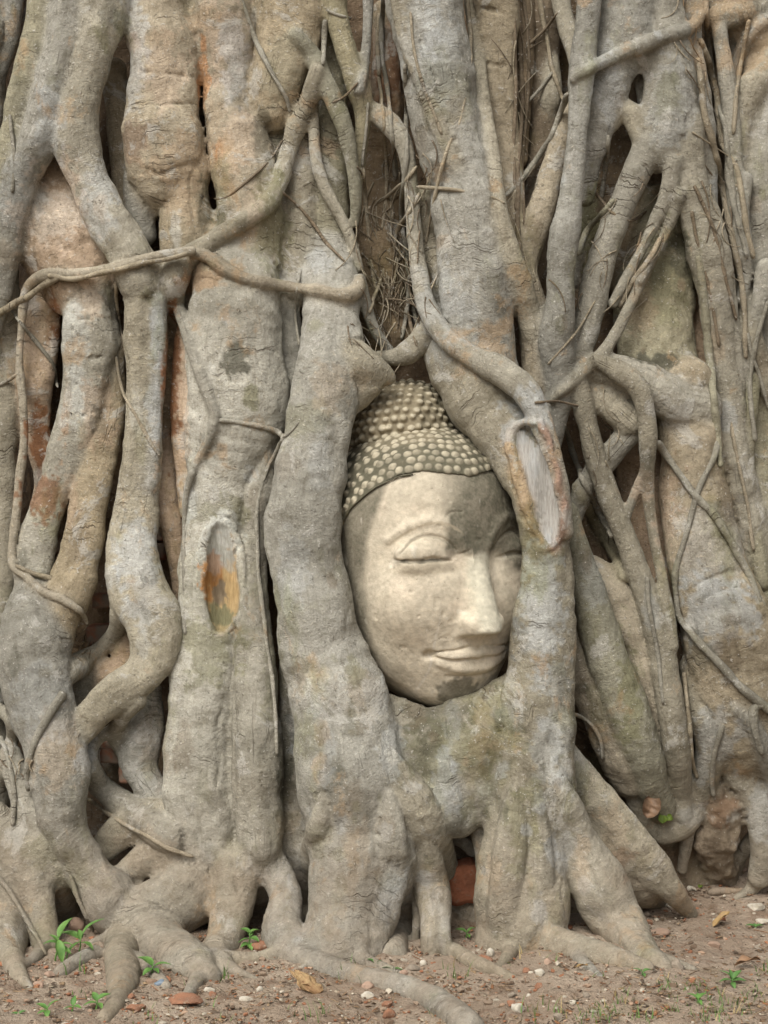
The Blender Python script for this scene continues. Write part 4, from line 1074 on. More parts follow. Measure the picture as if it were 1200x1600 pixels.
CREAM = (0.53, 0.468, 0.362); MOULD = (0.105, 0.098, 0.070); PALE = (0.62, 0.56, 0.46)
def face_colour(q, N):
    X, Fw, Z = q.T
    n1 = vn(q / 38, 50); n2 = vn(q / 13, 51); n3 = vn(q / 5, 52)
    w = 7 * n1 + 5 * n2 + 3 * n3
    c = np.tile(np.array(CREAM), (len(q), 1))
    c = lerp(c, (0.54, 0.46, 0.358), sstep(0.0, 0.7, n1) * 0.5)
    c = lerp(c, (0.44, 0.38, 0.275), sstep(0.1, 0.8, vn(q / 27, 53)) * 0.30)
    nose = sstep(26, 14, np.abs(X) + w * .4) * sstep(6, -8, Z + w) * sstep(-125, -112, Z)
    c = lerp(c, (0.50, 0.475, 0.375), nose * 0.8)
    # grey-green mould over the right half of the forehead, ending in a hard edge above the nose
    sf = 30 * sstep(50, 95, Z)
    m = sstep(0, 1, (X + 0.35 * w + 56 + sf * .7) / (14 + 1.7 * sf)) * sstep(-14, 8, Z + w - 10 * (X < -10)) * 1.0
    m *= 1 - 0.15 * sstep(70, 115, Z + w) * sstep(30, -20, X)
    m = np.maximum(m, sstep(40, 62, X + w) * sstep(-40, -4, Z + w) * 0.95)
    m = np.maximum(m, 0.22 * sstep(-112, -75, -np.hypot((X + 40) * .8, Z - 116)) * sstep(60, 100, Z))
    m = np.maximum(m, sstep(98, 122, X + w - 0.06 * (Z + 60)) * 0.95)                # far cheek
    m = np.maximum(m, sstep(64, 86, X + w) * sstep(-100, -135, Z + w) * .9)
    lim = 118 * np.sqrt(np.clip(1 - ((Z + 40) / 215) ** 2, 0.05, 1))
    m = np.maximum(m, sstep(4, 20, -X - lim + 0.4 * w - 0.25 * (Fw - 20)) * 0.90)        # near edge
    m = np.maximum(m, sstep(-26, 4, -X - lim + w - 0.3 * (Fw - 20)) * 0.12)
    m = np.maximum(m, 0.9 * sstep(1.15, 0.75, np.hypot((X + 20) / 30, (Z + 204) / 21) + 0.03 * w + 0.16 * n3))   # chin
    m = np.maximum(m, 0.5 * sstep(-205, -228, Z + w) * sstep(30, -30, X))
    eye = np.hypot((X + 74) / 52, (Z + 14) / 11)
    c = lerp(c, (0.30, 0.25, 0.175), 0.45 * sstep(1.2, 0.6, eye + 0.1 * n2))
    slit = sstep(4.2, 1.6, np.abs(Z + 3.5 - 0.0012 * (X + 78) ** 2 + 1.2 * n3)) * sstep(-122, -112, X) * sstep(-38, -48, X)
    c = lerp(c, (0.11, 0.10, 0.075), slit * (0.55 + 0.4 * sstep(-.2, .3, vn(q / 16, 71))))  # shade inside the eye slit, painted into the colour
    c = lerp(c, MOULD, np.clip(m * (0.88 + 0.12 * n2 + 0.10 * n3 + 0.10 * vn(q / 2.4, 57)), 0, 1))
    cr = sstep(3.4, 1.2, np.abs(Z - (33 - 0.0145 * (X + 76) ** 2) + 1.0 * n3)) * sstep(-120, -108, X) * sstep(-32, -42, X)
    c = lerp(c, (0.16, 0.14, 0.10), cr * 0.5)  # shade of the lid crease painted as a dark line
    # hairline scratches, lost flakes and drips of lime
    fk = sstep(0.42, 0.55, vn(q / 9, 58)) * sstep(0.1, 0.5, vn(q / 45, 59))
    c = lerp(c, (0.60, 0.55, 0.45), fk * 0.6)
    sx_ = sstep(2.0, 0.8, np.abs(X + 62 + 2.5 * n1 - 0.04 * Z)) * sstep(-215, -190, Z) * sstep(-60, -110, Z)
    c = lerp(c, (0.60, 0.55, 0.47), sx_ * 0.5)
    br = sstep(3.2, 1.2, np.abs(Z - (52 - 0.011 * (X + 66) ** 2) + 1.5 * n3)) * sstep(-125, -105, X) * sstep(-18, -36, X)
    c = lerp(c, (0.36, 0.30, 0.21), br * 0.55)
    return np.clip(c * (1 + 0.13 * n3 + 0.08 * n2)[:, None], 0.02, 1)

def hair_colour(spots):
    sp = np.array(spots)
    def f(q, N):
        d = np.full(len(q), 9.0); hit = np.zeros(len(q), int)
        for a in range(0, len(q), 20000):
            dd = np.linalg.norm(q[a:a + 20000, None, :] - sp[None, :, :3], axis=2) / sp[None, :, 3]
            d[a:a + 20000] = dd.min(1); hit[a:a + 20000] = dd.argmin(1)
        X, Fw, Z = q.T
        n1 = vn(q / 40, 60); n2 = vn(q / 12, 61); n3 = vn(q / 4, 62)
        worn = sstep(60, -60, X + 30 * n1) * sstep(40, 130, Z)                       # paler towards the near side
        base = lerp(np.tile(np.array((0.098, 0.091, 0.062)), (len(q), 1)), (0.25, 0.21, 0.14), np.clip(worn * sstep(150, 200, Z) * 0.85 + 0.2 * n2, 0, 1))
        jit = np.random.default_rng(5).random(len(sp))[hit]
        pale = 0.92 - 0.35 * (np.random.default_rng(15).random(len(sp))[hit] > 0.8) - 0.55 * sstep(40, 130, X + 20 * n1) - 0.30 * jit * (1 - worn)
        # tips are paler where they stand proud, darker base between them
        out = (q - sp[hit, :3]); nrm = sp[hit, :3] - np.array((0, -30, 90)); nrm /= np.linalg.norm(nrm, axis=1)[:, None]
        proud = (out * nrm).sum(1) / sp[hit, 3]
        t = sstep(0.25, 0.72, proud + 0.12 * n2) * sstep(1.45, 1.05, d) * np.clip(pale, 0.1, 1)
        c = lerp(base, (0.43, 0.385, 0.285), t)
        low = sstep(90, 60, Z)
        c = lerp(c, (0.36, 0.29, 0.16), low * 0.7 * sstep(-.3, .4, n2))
        return np.clip(c * (1 + 0.14 * n3)[:, None], 0.02, 1)
    return f

def stone_material():
    s = NT("weathered_stucco"); P = s.obj(); T = s.attr("tone", 0)
    n = s.noise(P, 55, 5, 0.7)
    col = s.mix(s.mapr(n, 0.3, 0.7, 0, 1), s.mix(1.0, T, (0.86, 0.86, 0.85), 'MULTIPLY'), s.mix(1.0, T, (1.1, 1.1, 1.09), 'MULTIPLY'))
    sp = s.mapr(s.noise(P, 70, 3, 0.75), 0.66, 0.72, 0, 0.65)
    col = s.mix(sp, col, (0.22, 0.19, 0.14))
    sc = s.mapr(s.noise(s.scale(P, (1, 1, 0.35), (3, 1, 0)), 26, 3, 0.6), 0.68, 0.73, 0, 0.35)
    col = s.mix(sc, col, (0.66, 0.61, 0.53))
    h = s.math('ADD', s.noise(P, 140, 4, 0.7), s.math('MULTIPLY', n, 0.8))
    h = s.math('SUBTRACT', h, s.math('MULTIPLY', sp, 0.9))
    return s.done(col, 0.88, s.bump(h, 0.003, 0.6), 0.2)

def build_head():
    M['stucco'] = stone_material()
    root = empty("statue_head", HC, "weathered cream stone head with rows of beaded hair curls gripped by tree roots", "statue")
    fs = sculpt_face()
    hair, knot = curl_spots()
    # the face stops where the hair shell covers it
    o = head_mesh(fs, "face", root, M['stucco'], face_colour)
    o["label"] = "calm cream face with half closed eyes and grey mould on the forehead"
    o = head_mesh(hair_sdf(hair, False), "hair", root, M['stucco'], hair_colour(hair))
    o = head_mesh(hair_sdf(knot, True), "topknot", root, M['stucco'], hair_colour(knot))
    return root
# ------------------------------------------------------------------ ground
def soil_material():
    s = NT("dry_soil"); P = s.obj()
    n1 = s.noise(P, 3.0, 5, 0.6); n2 = s.noise(P, 14, 5, 0.7); n3 = s.noise(P, 90, 4, 0.75)
    col = s.mix(s.mapr(n1, 0.35, 0.65), (0.285, 0.218, 0.157), (0.385, 0.312, 0.235))
    col = s.mix(s.mapr(n2, 0.48, 0.66, 0, 0.75), col, (0.200, 0.135, 0.090))
    col = s.mix(s.mapr(s.noise(s.scale(P, (1, 1, 1), (5, 2, 0)), 9, 5, 0.7), 0.56, 0.68, 0, 0.6), col, (0.36, 0.30, 0.235))
    col = s.mix(s.mapr(n3, 0.60, 0.70, 0, 0.7), col, (0.115, 0.075, 0.05))
    col = s.mix(s.mapr(s.noise(P, 120, 3, 0.7), 0.64, 0.70, 0, 0.8), col, (0.47, 0.40, 0.32))
    col = s.mix(s.mapr(s.noise(s.scale(P, (1, 1, 1), (9, 9, 9)), 75, 3, 0.7), 0.66, 0.72, 0, 0.7), col, (0.34, 0.15, 0.075))
    col = s.mix(s.mapr(s.noise(s.scale(P, (1, 1, 1), (1, 7, 3)), 5, 4, 0.65), 0.60, 0.75, 0, 0.35), col, (0.13, 0.14, 0.055))
    h = s.math('ADD', s.math('MULTIPLY', n2, 2.0), s.math('ADD', n3, s.math('MULTIPLY', s.noise(P, 200, 3, 0.7), 0.5)))
    return s.done(col, 0.95, s.bump(h, 0.012, 0.9), 0.15)

def build_ground():
    M['soil'] = soil_material()
    far = np.array([1.6, 2.2, 3.2, 5, 8, 14, 25, 60, 150])
    xs = np.concatenate([-far[::-1], np.arange(-1.3, 1.3001, 0.011), far])
    ys = np.concatenate([-far[::-1][:-1] - 0.4, np.arange(-1.3, 0.8, 0.010), far])
    A, B = np.meshgrid(xs, ys, indexing='ij')
    Z = gz(A, B)
    near = sstep(1.6, 1.2, np.abs(A)) * sstep(-1.7, -1.2, B)
    p = np.stack([A.ravel(), B.ravel(), 0 * A.ravel()], 1)
    Z = Z + near * (0.0045 * vn(p * 34, 71) + 0.0028 * vn(p * 75, 72)).reshape(A.shape)
    V = np.stack([A, B, Z], -1).reshape(-1, 3)
    n, m = A.shape
    i = np.arange(n * m).reshape(n, m)
    F = np.stack([i[:-1, :-1], i[1:, :-1], i[1:, 1:], i[:-1, 1:]], -1).reshape(-1, 4)
    o = mesh_obj("ground", V, F, M['soil'])
    o["kind"] = "structure"

def rock_mesh(r, seed, squash=(1, 1, .7), sub=2, ang=0.35):
    bm = bmesh.new()
    bmesh.ops.create_icosphere(bm, subdivisions=sub, radius=1)
    v = np.array([q.co[:] for q in bm.verts])
    rg = np.random.default_rng(seed)
    # facets: clip by random planes, then roughen
    for _ in range(7):
        n = rg.normal(size=3); n /= np.linalg.norm(n)
        d = rg.uniform(0.55, 0.85)
        t = v @ n
        v = v - np.where(t > d, (t - d), 0)[:, None] * n[None]
    v = v * (1 + ang * 0.35 * vn(v * 1.7 + seed, seed)[:, None]) * np.array(squash)
    v = v * r
    f = [[x.index for x in q.verts] for q in bm.faces]
    bm.free()
    a = rg.uniform(0, 6.28)
    c, s_ = math.cos(a), math.sin(a)
    v = v @ np.array([[c, s_, 0], [-s_, c, 0], [0, 0, 1]])
    return v, f

def stone_mats():
    M['pale_stone'] = simple_mat("pale_stone", (0.52, 0.48, 0.40), (0.36, 0.32, 0.25), 40, 0.9, 0.002)
    M['brick'] = simple_mat("old_brick", (0.29, 0.140, 0.080), (0.22, 0.115, 0.070), 35, 0.95, 0.005, (0.30, 0.225, 0.16))
    M['pink_stone'] = simple_mat("pinkish_stone", (0.37, 0.255, 0.185), (0.28, 0.195, 0.14), 30, 0.92, 0.003)
    M['grey_stone'] = simple_mat("grey_stone", (0.28, 0.235, 0.18), (0.20, 0.165, 0.125), 40, 0.92, 0.003)
    M['dark_stone'] = simple_mat("dark_stone", (0.06, 0.055, 0.05), (0.10, 0.085, 0.07), 40, 0.9, 0.002)

# px, py, width px, squash, material, kind, label
STONES = [
 (1044,1417,13,.8,'pale_stone','stone','small angular white stone at the toe of the slanting buttress root'),
 (1179,1419,26,.5,'pale_stone','stone','flat cream stone lying below the right root foot'),
 (1190,1441,20,.35,'pale_stone','stone','thin pale chip beside the flat cream stone'),
 (1078,1390,9,.9,'pale_stone','stone','tiny white pebble beside the round toe of the buttress root'),
 (1011,1431,14,.8,'grey_stone','stone','rounded tan pebble next to a red brick chip'),
 (1057,1512,24,.7,'grey_stone','stone','wedge shaped grey stone at the tip of the long root leg'),
 (1113,1479,20,.6,'pink_stone','stone','pale pink stone below the curled yellow leaf'),
 (1118,1440,9,.8,'pale_stone','stone','little white pebble touching the curled yellow leaf'),
 (843,1524,19,.8,'pale_stone','stone','craggy white stone on reddish soil in front of the roots'),
 (855,1505,14,.8,'pink_stone','stone','rounded pink stone behind the craggy white stone'),
 (809,1579,21,.8,'pale_stone','stone','bright white lump near the bottom of the picture'),
 (766,1493,15,1.0,'pale_stone','stone','blocky white stone standing on an orange brick scrap'),
 (800,1557,13,.7,'grey_stone','stone','greyish pebble above the bright white lump'),
 (661,1507,10,1.0,'pale_stone','stone','small upright white pebble behind the long creeping root'),
 (642,1517,26,.5,'grey_stone','stone','flat dusty stone behind the long creeping root'),
 (630,1523,12,.8,'pink_stone','stone','small pinkish stone leaning on the flat dusty stone'),
 (574,1558,18,.75,'pale_stone','stone','smooth white pebble below the long creeping root'),
 (574,1545,18,.8,'pink_stone','stone','dusty pink stone just above the smooth white pebble'),
 (405,1549,13,.85,'pale_stone','stone','round white pebble left of the splintered wood'),
 (327,1549,16,.7,'pale_stone','stone','white pebble at the tip of the claw shaped root'),
 (384,1563,20,.4,'pale_stone','stone','long cream chip below the round white pebble'),
 (331,1557,14,.8,'brick','brick fragment','red brick chip under the white pebble by the claw root'),
 (117,1452,26,.9,'pink_stone','stone','pinkish block behind the tallest seedling'),
 (198,1448,18,.45,'pale_stone','stone','pale chip in the hollow above the forked root'),
 (78,1526,16,.7,'pink_stone','stone','ochre stone on bare soil left of the low arched root'),
 (60,1541,20,.6,'pink_stone','stone','broad ochre stone below the seedling cluster'),
 (206,1560,13,.9,'brick','brick fragment','bright orange brick chip right of the forked root tip'),
 (213,1577,28,.4,'brick','brick fragment','worn mossy brick piece flush with the soil'),
 (290,1566,48,.35,'brick','brick fragment','long flat red brick piece at the claw root tip'),
 (405,1482,24,.7,'brick','brick fragment','brown brick lump in the hollow beside the clover seedling'),
 (607,1589,18,1.0,'brick','brick fragment','upright salmon brick piece at the bottom edge'),
 (605,1571,20,.6,'brick','brick fragment','dull brown brick piece behind the salmon brick piece'),
 (736,1585,15,.7,'brick','brick fragment','orange brick chip between the creeping root and the white lump'),
 (757,1503,26,.5,'brick','brick fragment','flat orange brick scrap under the blocky white stone'),
 (843,1543,14,.8,'brick','brick fragment','round orange brick pebble below the craggy white stone'),
 (822,1519,16,.6,'brick','brick fragment','dark orange brick chip left of the craggy white stone'),
 (800,1569,18,.5,'brick','brick fragment','dull orange brick flake behind the bright white lump'),
 (1030,1458,28,.35,'pink_stone','brick fragment','pale terracotta sliver beside the long root leg'),
 (1012,1467,18,.6,'brick','brick fragment','red brick chip below the pale terracotta sliver'),
 (1012,1443,14,.7,'brick','brick fragment','dark red brick chip under the rounded tan pebble'),
 (1041,1506,16,.5,'brick','brick fragment','rust coloured chip left of the wedge shaped stone'),
 (1110,1370,11,.9,'pink_stone','stone','ochre pebble among litter below the rotten stump'),
 (1133,1375,12,.9,'pink_stone','stone','pinkish pebble beside the dark pebble below the rotten stump'),
 (1122,1374,13,.7,'dark_stone','stone','dark grey pebble between two pinkish pebbles'),
 (1160,1360,17,.6,'pink_stone','stone','orange tan stone by the inner side of the right root foot'),
 (895,1568,10,.7,'pale_stone','stone','small pale pebble on bare soil between grass tufts'),
 (872,1592,14,.9,'grey_stone','stone','grey pebble among grass near the bottom edge'),
 (915,1558,14,.8,'grey_stone','stone','buff pebble right of the reddish soil patch'),
 (826,1557,8,.9,'pale_stone','stone','tiny white pebble right of the greyish pebble'),
 (1185,1482,16,.5,'grey_stone','stone','buff flat stone near the right border'),
]

def build_stones():
    stone_mats()
    for i, (px, py, wpx, sq, mt, cat, lab) in enumerate(STONES):
        x, y, z = on_ground(px, py)
        r = wpx * 0.56 * K * (y - CAMY)
        nm = 'stone' if cat == 'stone' else 'brick_fragment'
        v, f = rock_mesh(r, 100 + i, (1.05, 0.85, sq), 3, 0.5)
        o = mesh_obj(nm, v, f, M[mt], None, True)
        o.location = (x, y, z + r * sq * 0.35)
        o.data.set_sharp_from_angle(angle=R(32))
        tag(o, lab, cat, 'loose stones on the soil' if cat == 'stone' else 'broken brick pieces on the soil')
    # fine gravel and crumbs: beyond counting
    rg = np.random.default_rng(77)
    kinds = {}
    tones = [(0.42, 0.37, 0.29), (0.27, 0.125, 0.068), (0.25, 0.185, 0.13), (0.32, 0.22, 0.15), (0.13, 0.09, 0.06), (0.21, 0.16, 0.115)]
    Vs, Fs, Cs, n0 = [], [], [], 0
    base = [rock_mesh(1.0, s, (1, .8, .6), 1, .6) for s in range(12)]
    cnt = 0
    while cnt < 5200:
        px, py = rg.uniform(-60, 1260), rg.uniform(1330, 1640)
        if px < 950 and py < 1440: continue
        if rg.random() < 0.35 and vn(np.array([[px / 90, py / 50, 0.0]]), 8)[0] < 0: continue
        x, y, z = on_ground(px, py)
        r = 0.0023 * math.exp(rg.normal(0, 0.6)) + 0.0008
        v, f = base[cnt % 12]
        a = rg.uniform(0, 6.28); c, s_ = math.cos(a), math.sin(a)
        Vs.append(v * r @ np.array([[c, s_, 0], [-s_, c, 0], [0, 0, 1]]) + (x, y, z + r * .25))
        Fs.append(np.array(f) + n0); n0 += len(v)
        t = np.array(tones[rg.choice(6, p=[.16, .17, .22, .15, .14, .16])]) * rg.uniform(.8, 1.2)
        Cs.append(np.tile(np.append(t, 1), (len(v), 1)))
        cnt += 1
    s = NT("gravel_grains"); s.done(s.attr("tone", 0), 0.92, s.bump(s.noise(s.obj(), 300, 3), 0.002, .6))
    o = mesh_obj("gravel", np.vstack(Vs), np.vstack(Fs), s.m, None, True, (0, 0, 0), dict(tone=('FLOAT_COLOR', np.vstack(Cs))))
    o.data.set_sharp_from_angle(angle=R(40))
    o["kind"] = "stuff"; o["label"] = "fine gravel and brick crumbs scattered over the soil"

# ------------------------------------------------------------------ leaves, seedlings, grass
def leaf_blade(L, W, curl=0.25, fold=0.25, n=9, seed=0, wav=0.0, tip=1.3):
    """a blade with midrib and two thicknesses, stem at the origin, growing along +x"""
    rg = np.random.default_rng(seed)
    V, F = [], []
    th = 0.0006
    ph = rg.uniform(0, 6)
    for i in range(n + 1):
        t = i / n
        wd = W * 0.5 * (math.sin(math.pi * min(1, t ** 0.85)) ** 0.85) * (1 - 0.15 * t) + 0.0004
        x = L * t; z0 = -curl * L * t * t + 0.08 * L * math.sin(math.pi * t)
        for q in (-1, -.5, 0, .5, 1):
            V.append((x, q * wd, z0 + fold * abs(q) * wd + wav * math.sin(9 * t + ph + 2 * q) * abs(q)))
    m = len(V)
    V = V + [(a, b, c - th) for a, b, c in V]
    for i in range(n):
        for j in range(4):
            a = i * 5 + j
            F.append((a, a + 5, a + 6, a + 1)); F.append((m + a, m + a + 1, m + a + 6, m + a + 5))
        for j, fl in ((0, 1), (4, 0)):
            a = i * 5 + j
            q = (a, m + a, m + a + 5, a + 5)
            F.append(q if fl == 0 else q[::-1])
    for i, fl in ((0, 0), (n, 1)):
        for j in range(4):
            a = i * 5 + j
            q = (a, a + 1, m + a + 1, m + a)
            F.append(q if fl == 0 else q[::-1])
    return np.array(V), F

def leaf_mats():
    def lm(name, c1, c2, tr):
        s = NT(name); P = s.obj()
        col = s.mix(s.mapr(s.noise(P, 60, 3), 0.35, 0.65), c1, c2)
        s.done(col, 0.55, s.bump(s.noise(P, 180, 3), 0.001, 0.5), 0.3)
        s.b.inputs["Transmission Weight"].default_value = 0
        s.b.inputs["Subsurface Weight"].default_value = 0
        return s.m
    M['leaf'] = lm("seedling_leaf", (0.075, 0.165, 0.035), (0.12, 0.23, 0.052), .3)
    M['leaf_dark'] = lm("small_weed_leaf", (0.065, 0.145, 0.035), (0.095, 0.185, 0.05), .3)
    M['dry_leaf'] = lm("dry_leaf_brown", (0.26, 0.155, 0.085), (0.19, 0.11, 0.06), 0)
    M['old_leaf'] = lm("dry_leaf_old", (0.20, 0.125, 0.075), (0.12, 0.075, 0.045), 0)
    M['yellow_leaf'] = lm("dry_leaf_yellow", (0.30, 0.20, 0.085), (0.22, 0.135, 0.055), 0)
    M['fallen_green'] = lm("fallen_green_leaf", (0.10, 0.15, 0.022), (0.14, 0.19, 0.035), 0)
    s = NT("grass_blade"); s.done(s.attr("tone", 0), 0.6)
    M['grass'] = s.m

def rotm(yaw, pitch, roll=0):
    return np.array(Matrix.Rotation(yaw, 3, 'Z') @ Matrix.Rotation(-pitch, 3, 'Y') @ Matrix.Rotation(roll, 3, 'X'))

def seedling(px, py, h, leaves, label, mat='leaf', group='green seedlings at the foot of the roots', n_nodes=3):
    """leaves: (height share, yaw deg, pitch deg, length px, width px)"""
    x, y, z = on_ground(px, py)
    sc = K * (y - CAMY) * 0.84
    root = empty("seedling", (x, y, z - 0.004), label, "seedling", group)
    rg = np.random.default_rng(int(px * 7 + py))
    H = h * sc
    P = np.array([(0.15 * H * math.sin(1.5 * t) * rg.uniform(.5, 1), 0, H * t) for t in np.linspace(0, 1, 6)])
    V, F, _ = tube(P, np.linspace(0.0022, 0.0013, 6), 6, 1)
    mesh_obj("stem", V, F, M[mat], root)
    for i, (hs_, yaw, pit, L, W) in enumerate(leaves):
        v, f = leaf_blade(L * sc, W * sc, 0.22, 0.22, 8, i + int(px))
        v = v @ rotm(R(yaw), R(pit), R(rg.uniform(-15, 15))).T
        p = np.array([np.interp(hs_, np.linspace(0, 1, 6), P[:, k]) for k in range(3)])
        mesh_obj("leaf", v + p, f, M[mat], root)
    return root

def build_plants():
    leaf_mats()
    # yaw: 0 = viewer's right, -90 = towards the viewer
    seedling(86, 1500, 44, [(1, 60, 52, 46, 20), (.95, -60, -50, 44, 18), (.8, 180, 8, 26, 15), (.7, 0, 12, 30, 12), (.6, -20, -5, 30, 16), (.85, 150, 40, 22, 12)],
             "largest seedling with long upright pointed leaves on the left")
    seedling(122, 1495, 40, [(1, 20, 48, 52, 20), (.9, 160, 22, 44, 18), (.8, -150, -38, 44, 24), (.75, -20, -8, 30, 22), (.9, 110, 50, 22, 12)],
             "broad leaved seedling leaning right beside the pinkish block")
    seedling(236, 1528, 26, [(1, 150, 30, 36, 24), (.9, 5, 20, 34, 18), (.8, -140, -10, 22, 16), (.8, -50, 5, 22, 12)],
             "two leaved seedling above the blue scrap")
    seedling(388, 1480, 30, [(1, 30, 20, 20, 14), (1, 160, 30, 20, 14), (.7, -30, 0, 20, 14), (.6, 190, 0, 22, 15), (.35, -70, -10, 20, 14), (.35, 210, -5, 18, 13), (.8, 80, 40, 16, 12)],
             "bushy round leaved seedling in the hollow between two root feet")
    seedling(503, 1492, 14, [(1, 150, 40, 26, 17), (1, -30, 0, 30, 20), (.8, 20, 30, 24, 14)],
             "low bright seedling at the base of the widest root column")
    seedling(72, 1588, 18, [(1, 30, 40, 28, 13), (.9, 160, 30, 26, 12), (.8, -80, -10, 20, 12), (.7, 200, 5, 18, 10)],
             "small starry seedling near the bottom left corner")
    seedling(112, 1582, 16, [(1, 80, 60, 20, 11), (.9, -20, 10, 18, 11), (.8, 190, 5, 18, 11)],
             "tiny three leaved seedling left of the forked root tip")
    seedling(150, 1576, 20, [(1, 20, 30, 26, 13), (.9, 130, 45, 22, 13), (.7, 190, 5, 26, 13), (.7, -50, -5, 20, 12)],
             "small four leaved seedling touching the forked root tip")
    seedling(28, 1588, 8, [(1, 20, 30, 14, 8), (.9, 170, 20, 14, 8)], "minute seedling at the far bottom left", 'leaf_dark')
    seedling(585, 1512, 12, [(1, 150, 30, 18, 11), (.9, -10, 10, 20, 11), (.8, 20, 40, 14, 9)], "small seedling on soil below the dark slit of the root column", 'leaf_dark')
    seedling(612, 1518, 8, [(1, 170, 20, 18, 10), (.9, 0, 10, 20, 12)], "flat seedling next to the flat dusty stone", 'leaf_dark')
    seedling(728, 1466, 14, [(1, 170, 25, 22, 10), (1, 20, 35, 20, 10), (.8, -70, 0, 14, 8)], "pale seedling on the dusty root under the arch", 'leaf')
    seedling(1143, 1540, 16, [(1, 30, 40, 26, 11), (1, 150, 40, 26, 11), (.8, 90, 60, 22, 10), (.8, 0, 10, 26, 11), (.8, 185, 10, 24, 11), (.6, -90, -5, 20, 10)],
             "leafy weed tuft on open soil at the right", 'leaf_dark')
    seedling(1090, 1568, 12, [(1, 30, 35, 22, 10), (1, 150, 30, 22, 10), (.8, 90, 50, 16, 9), (.8, -80, 0, 16, 9)], "small bright weed left of the leafy tuft", 'leaf')
    seedling(1003, 1524, 10, [(1, 20, 20, 18, 9), (.9, 160, 30, 18, 9), (.8, -80, 0, 14, 8)], "small weed in front of the wedge shaped stone", 'leaf_dark')
    seedling(1180, 1450, 6, [(1, 10, 15, 16, 8), (1, 170, 15, 18, 8), (.8, 90, 40, 10, 7)], "flat little weed between the pale chips at the right", 'leaf_dark')
    seedling(14, 1284, 14, [(1, 30, 40, 14, 9), (1, 150, 30, 14, 9), (.7, 0, 0, 12, 8), (.6, 180, 0, 12, 8)], "tiny seedling perched in the hollow of the left roots", 'leaf')
    # grass: thin blades in loose tufts
    rg = np.random.default_rng(31)
    V, F, C, n0 = [], [], [], 0
    tufts = [(540, 1525, 14, 34), (300, 1540, 8, 26), (345, 1530, 10, 30), (118, 1520, 6, 34), (485, 1590, 10, 34), (715, 1520, 14, 30), (795, 1500, 8, 20),
             (850, 1585, 14, 34), (930, 1590, 30, 26), (960, 1580, 30, 20), (1040, 1540, 26, 16), (1085, 1545, 30, 16), (1110, 1590, 26, 24), (1160, 1580, 26, 26),
             (1060, 1580, 20, 20), (1190, 1560, 16, 24), (900, 1590, 16, 24), (1010, 1595, 18, 22), (940, 1520, 8, 20), (1195, 1520, 12, 24), (830, 1480, 6, 20),
             (130, 1560, 14, 16), (230, 1590, 10, 20), (330, 1590, 8, 20), (860, 1500, 7, 22), (700, 1590, 8, 18), (1130, 1560, 16, 18), (980, 1560, 14, 18)]
    for (px, py, n, h) in tufts:
        for _ in range(n):
            a, b = px + rg.normal(0, 14), py + rg.normal(0, 7)
            x, y, z = on_ground(a, min(b, 1640))
            sc = K * (y - CAMY)
            L = h * sc * rg.uniform(.5, 1.15); wd = rg.uniform(.0009, .0018)
            yaw = rg.uniform(0, 6.28); lean = rg.uniform(.2, 1.0)
            d = np.array([math.cos(yaw), math.sin(yaw), 0]); sdv = np.array([-d[1], d[0], 0])
            pts = []
            for t in (0, .35, .7, 1):
                c = np.array([x, y, z - .002]) + d * L * lean * t * t + np.array([0, 0, L * t * (1 - .35 * lean * t)])
                w_ = wd * (1 - t * .92)
                pts += [c - sdv * w_, c + np.array([0, 0, w_ * .3]), c + sdv * w_]
            for i in range(3):
                for j in (0, 1):
                    q = n0 + i * 3 + j
                    F.append((q, q + 1, q + 4, q + 3))
            V += pts; n0 += 12
            col = np.array((0.095, 0.165, 0.04)) * rg.uniform(.75, 1.3) if rg.random() < .8 else np.array((0.34, 0.26, 0.12))
            C += [(*col, 1)] * 12
    o = mesh_obj("grass", np.array(V), np.array(F), M['grass'], None, True, (0, 0, 0), dict(tone=('FLOAT_COLOR', np.array(C))))
    o["kind"] = "stuff"; o["label"] = "thin sparse grass blades on the soil"

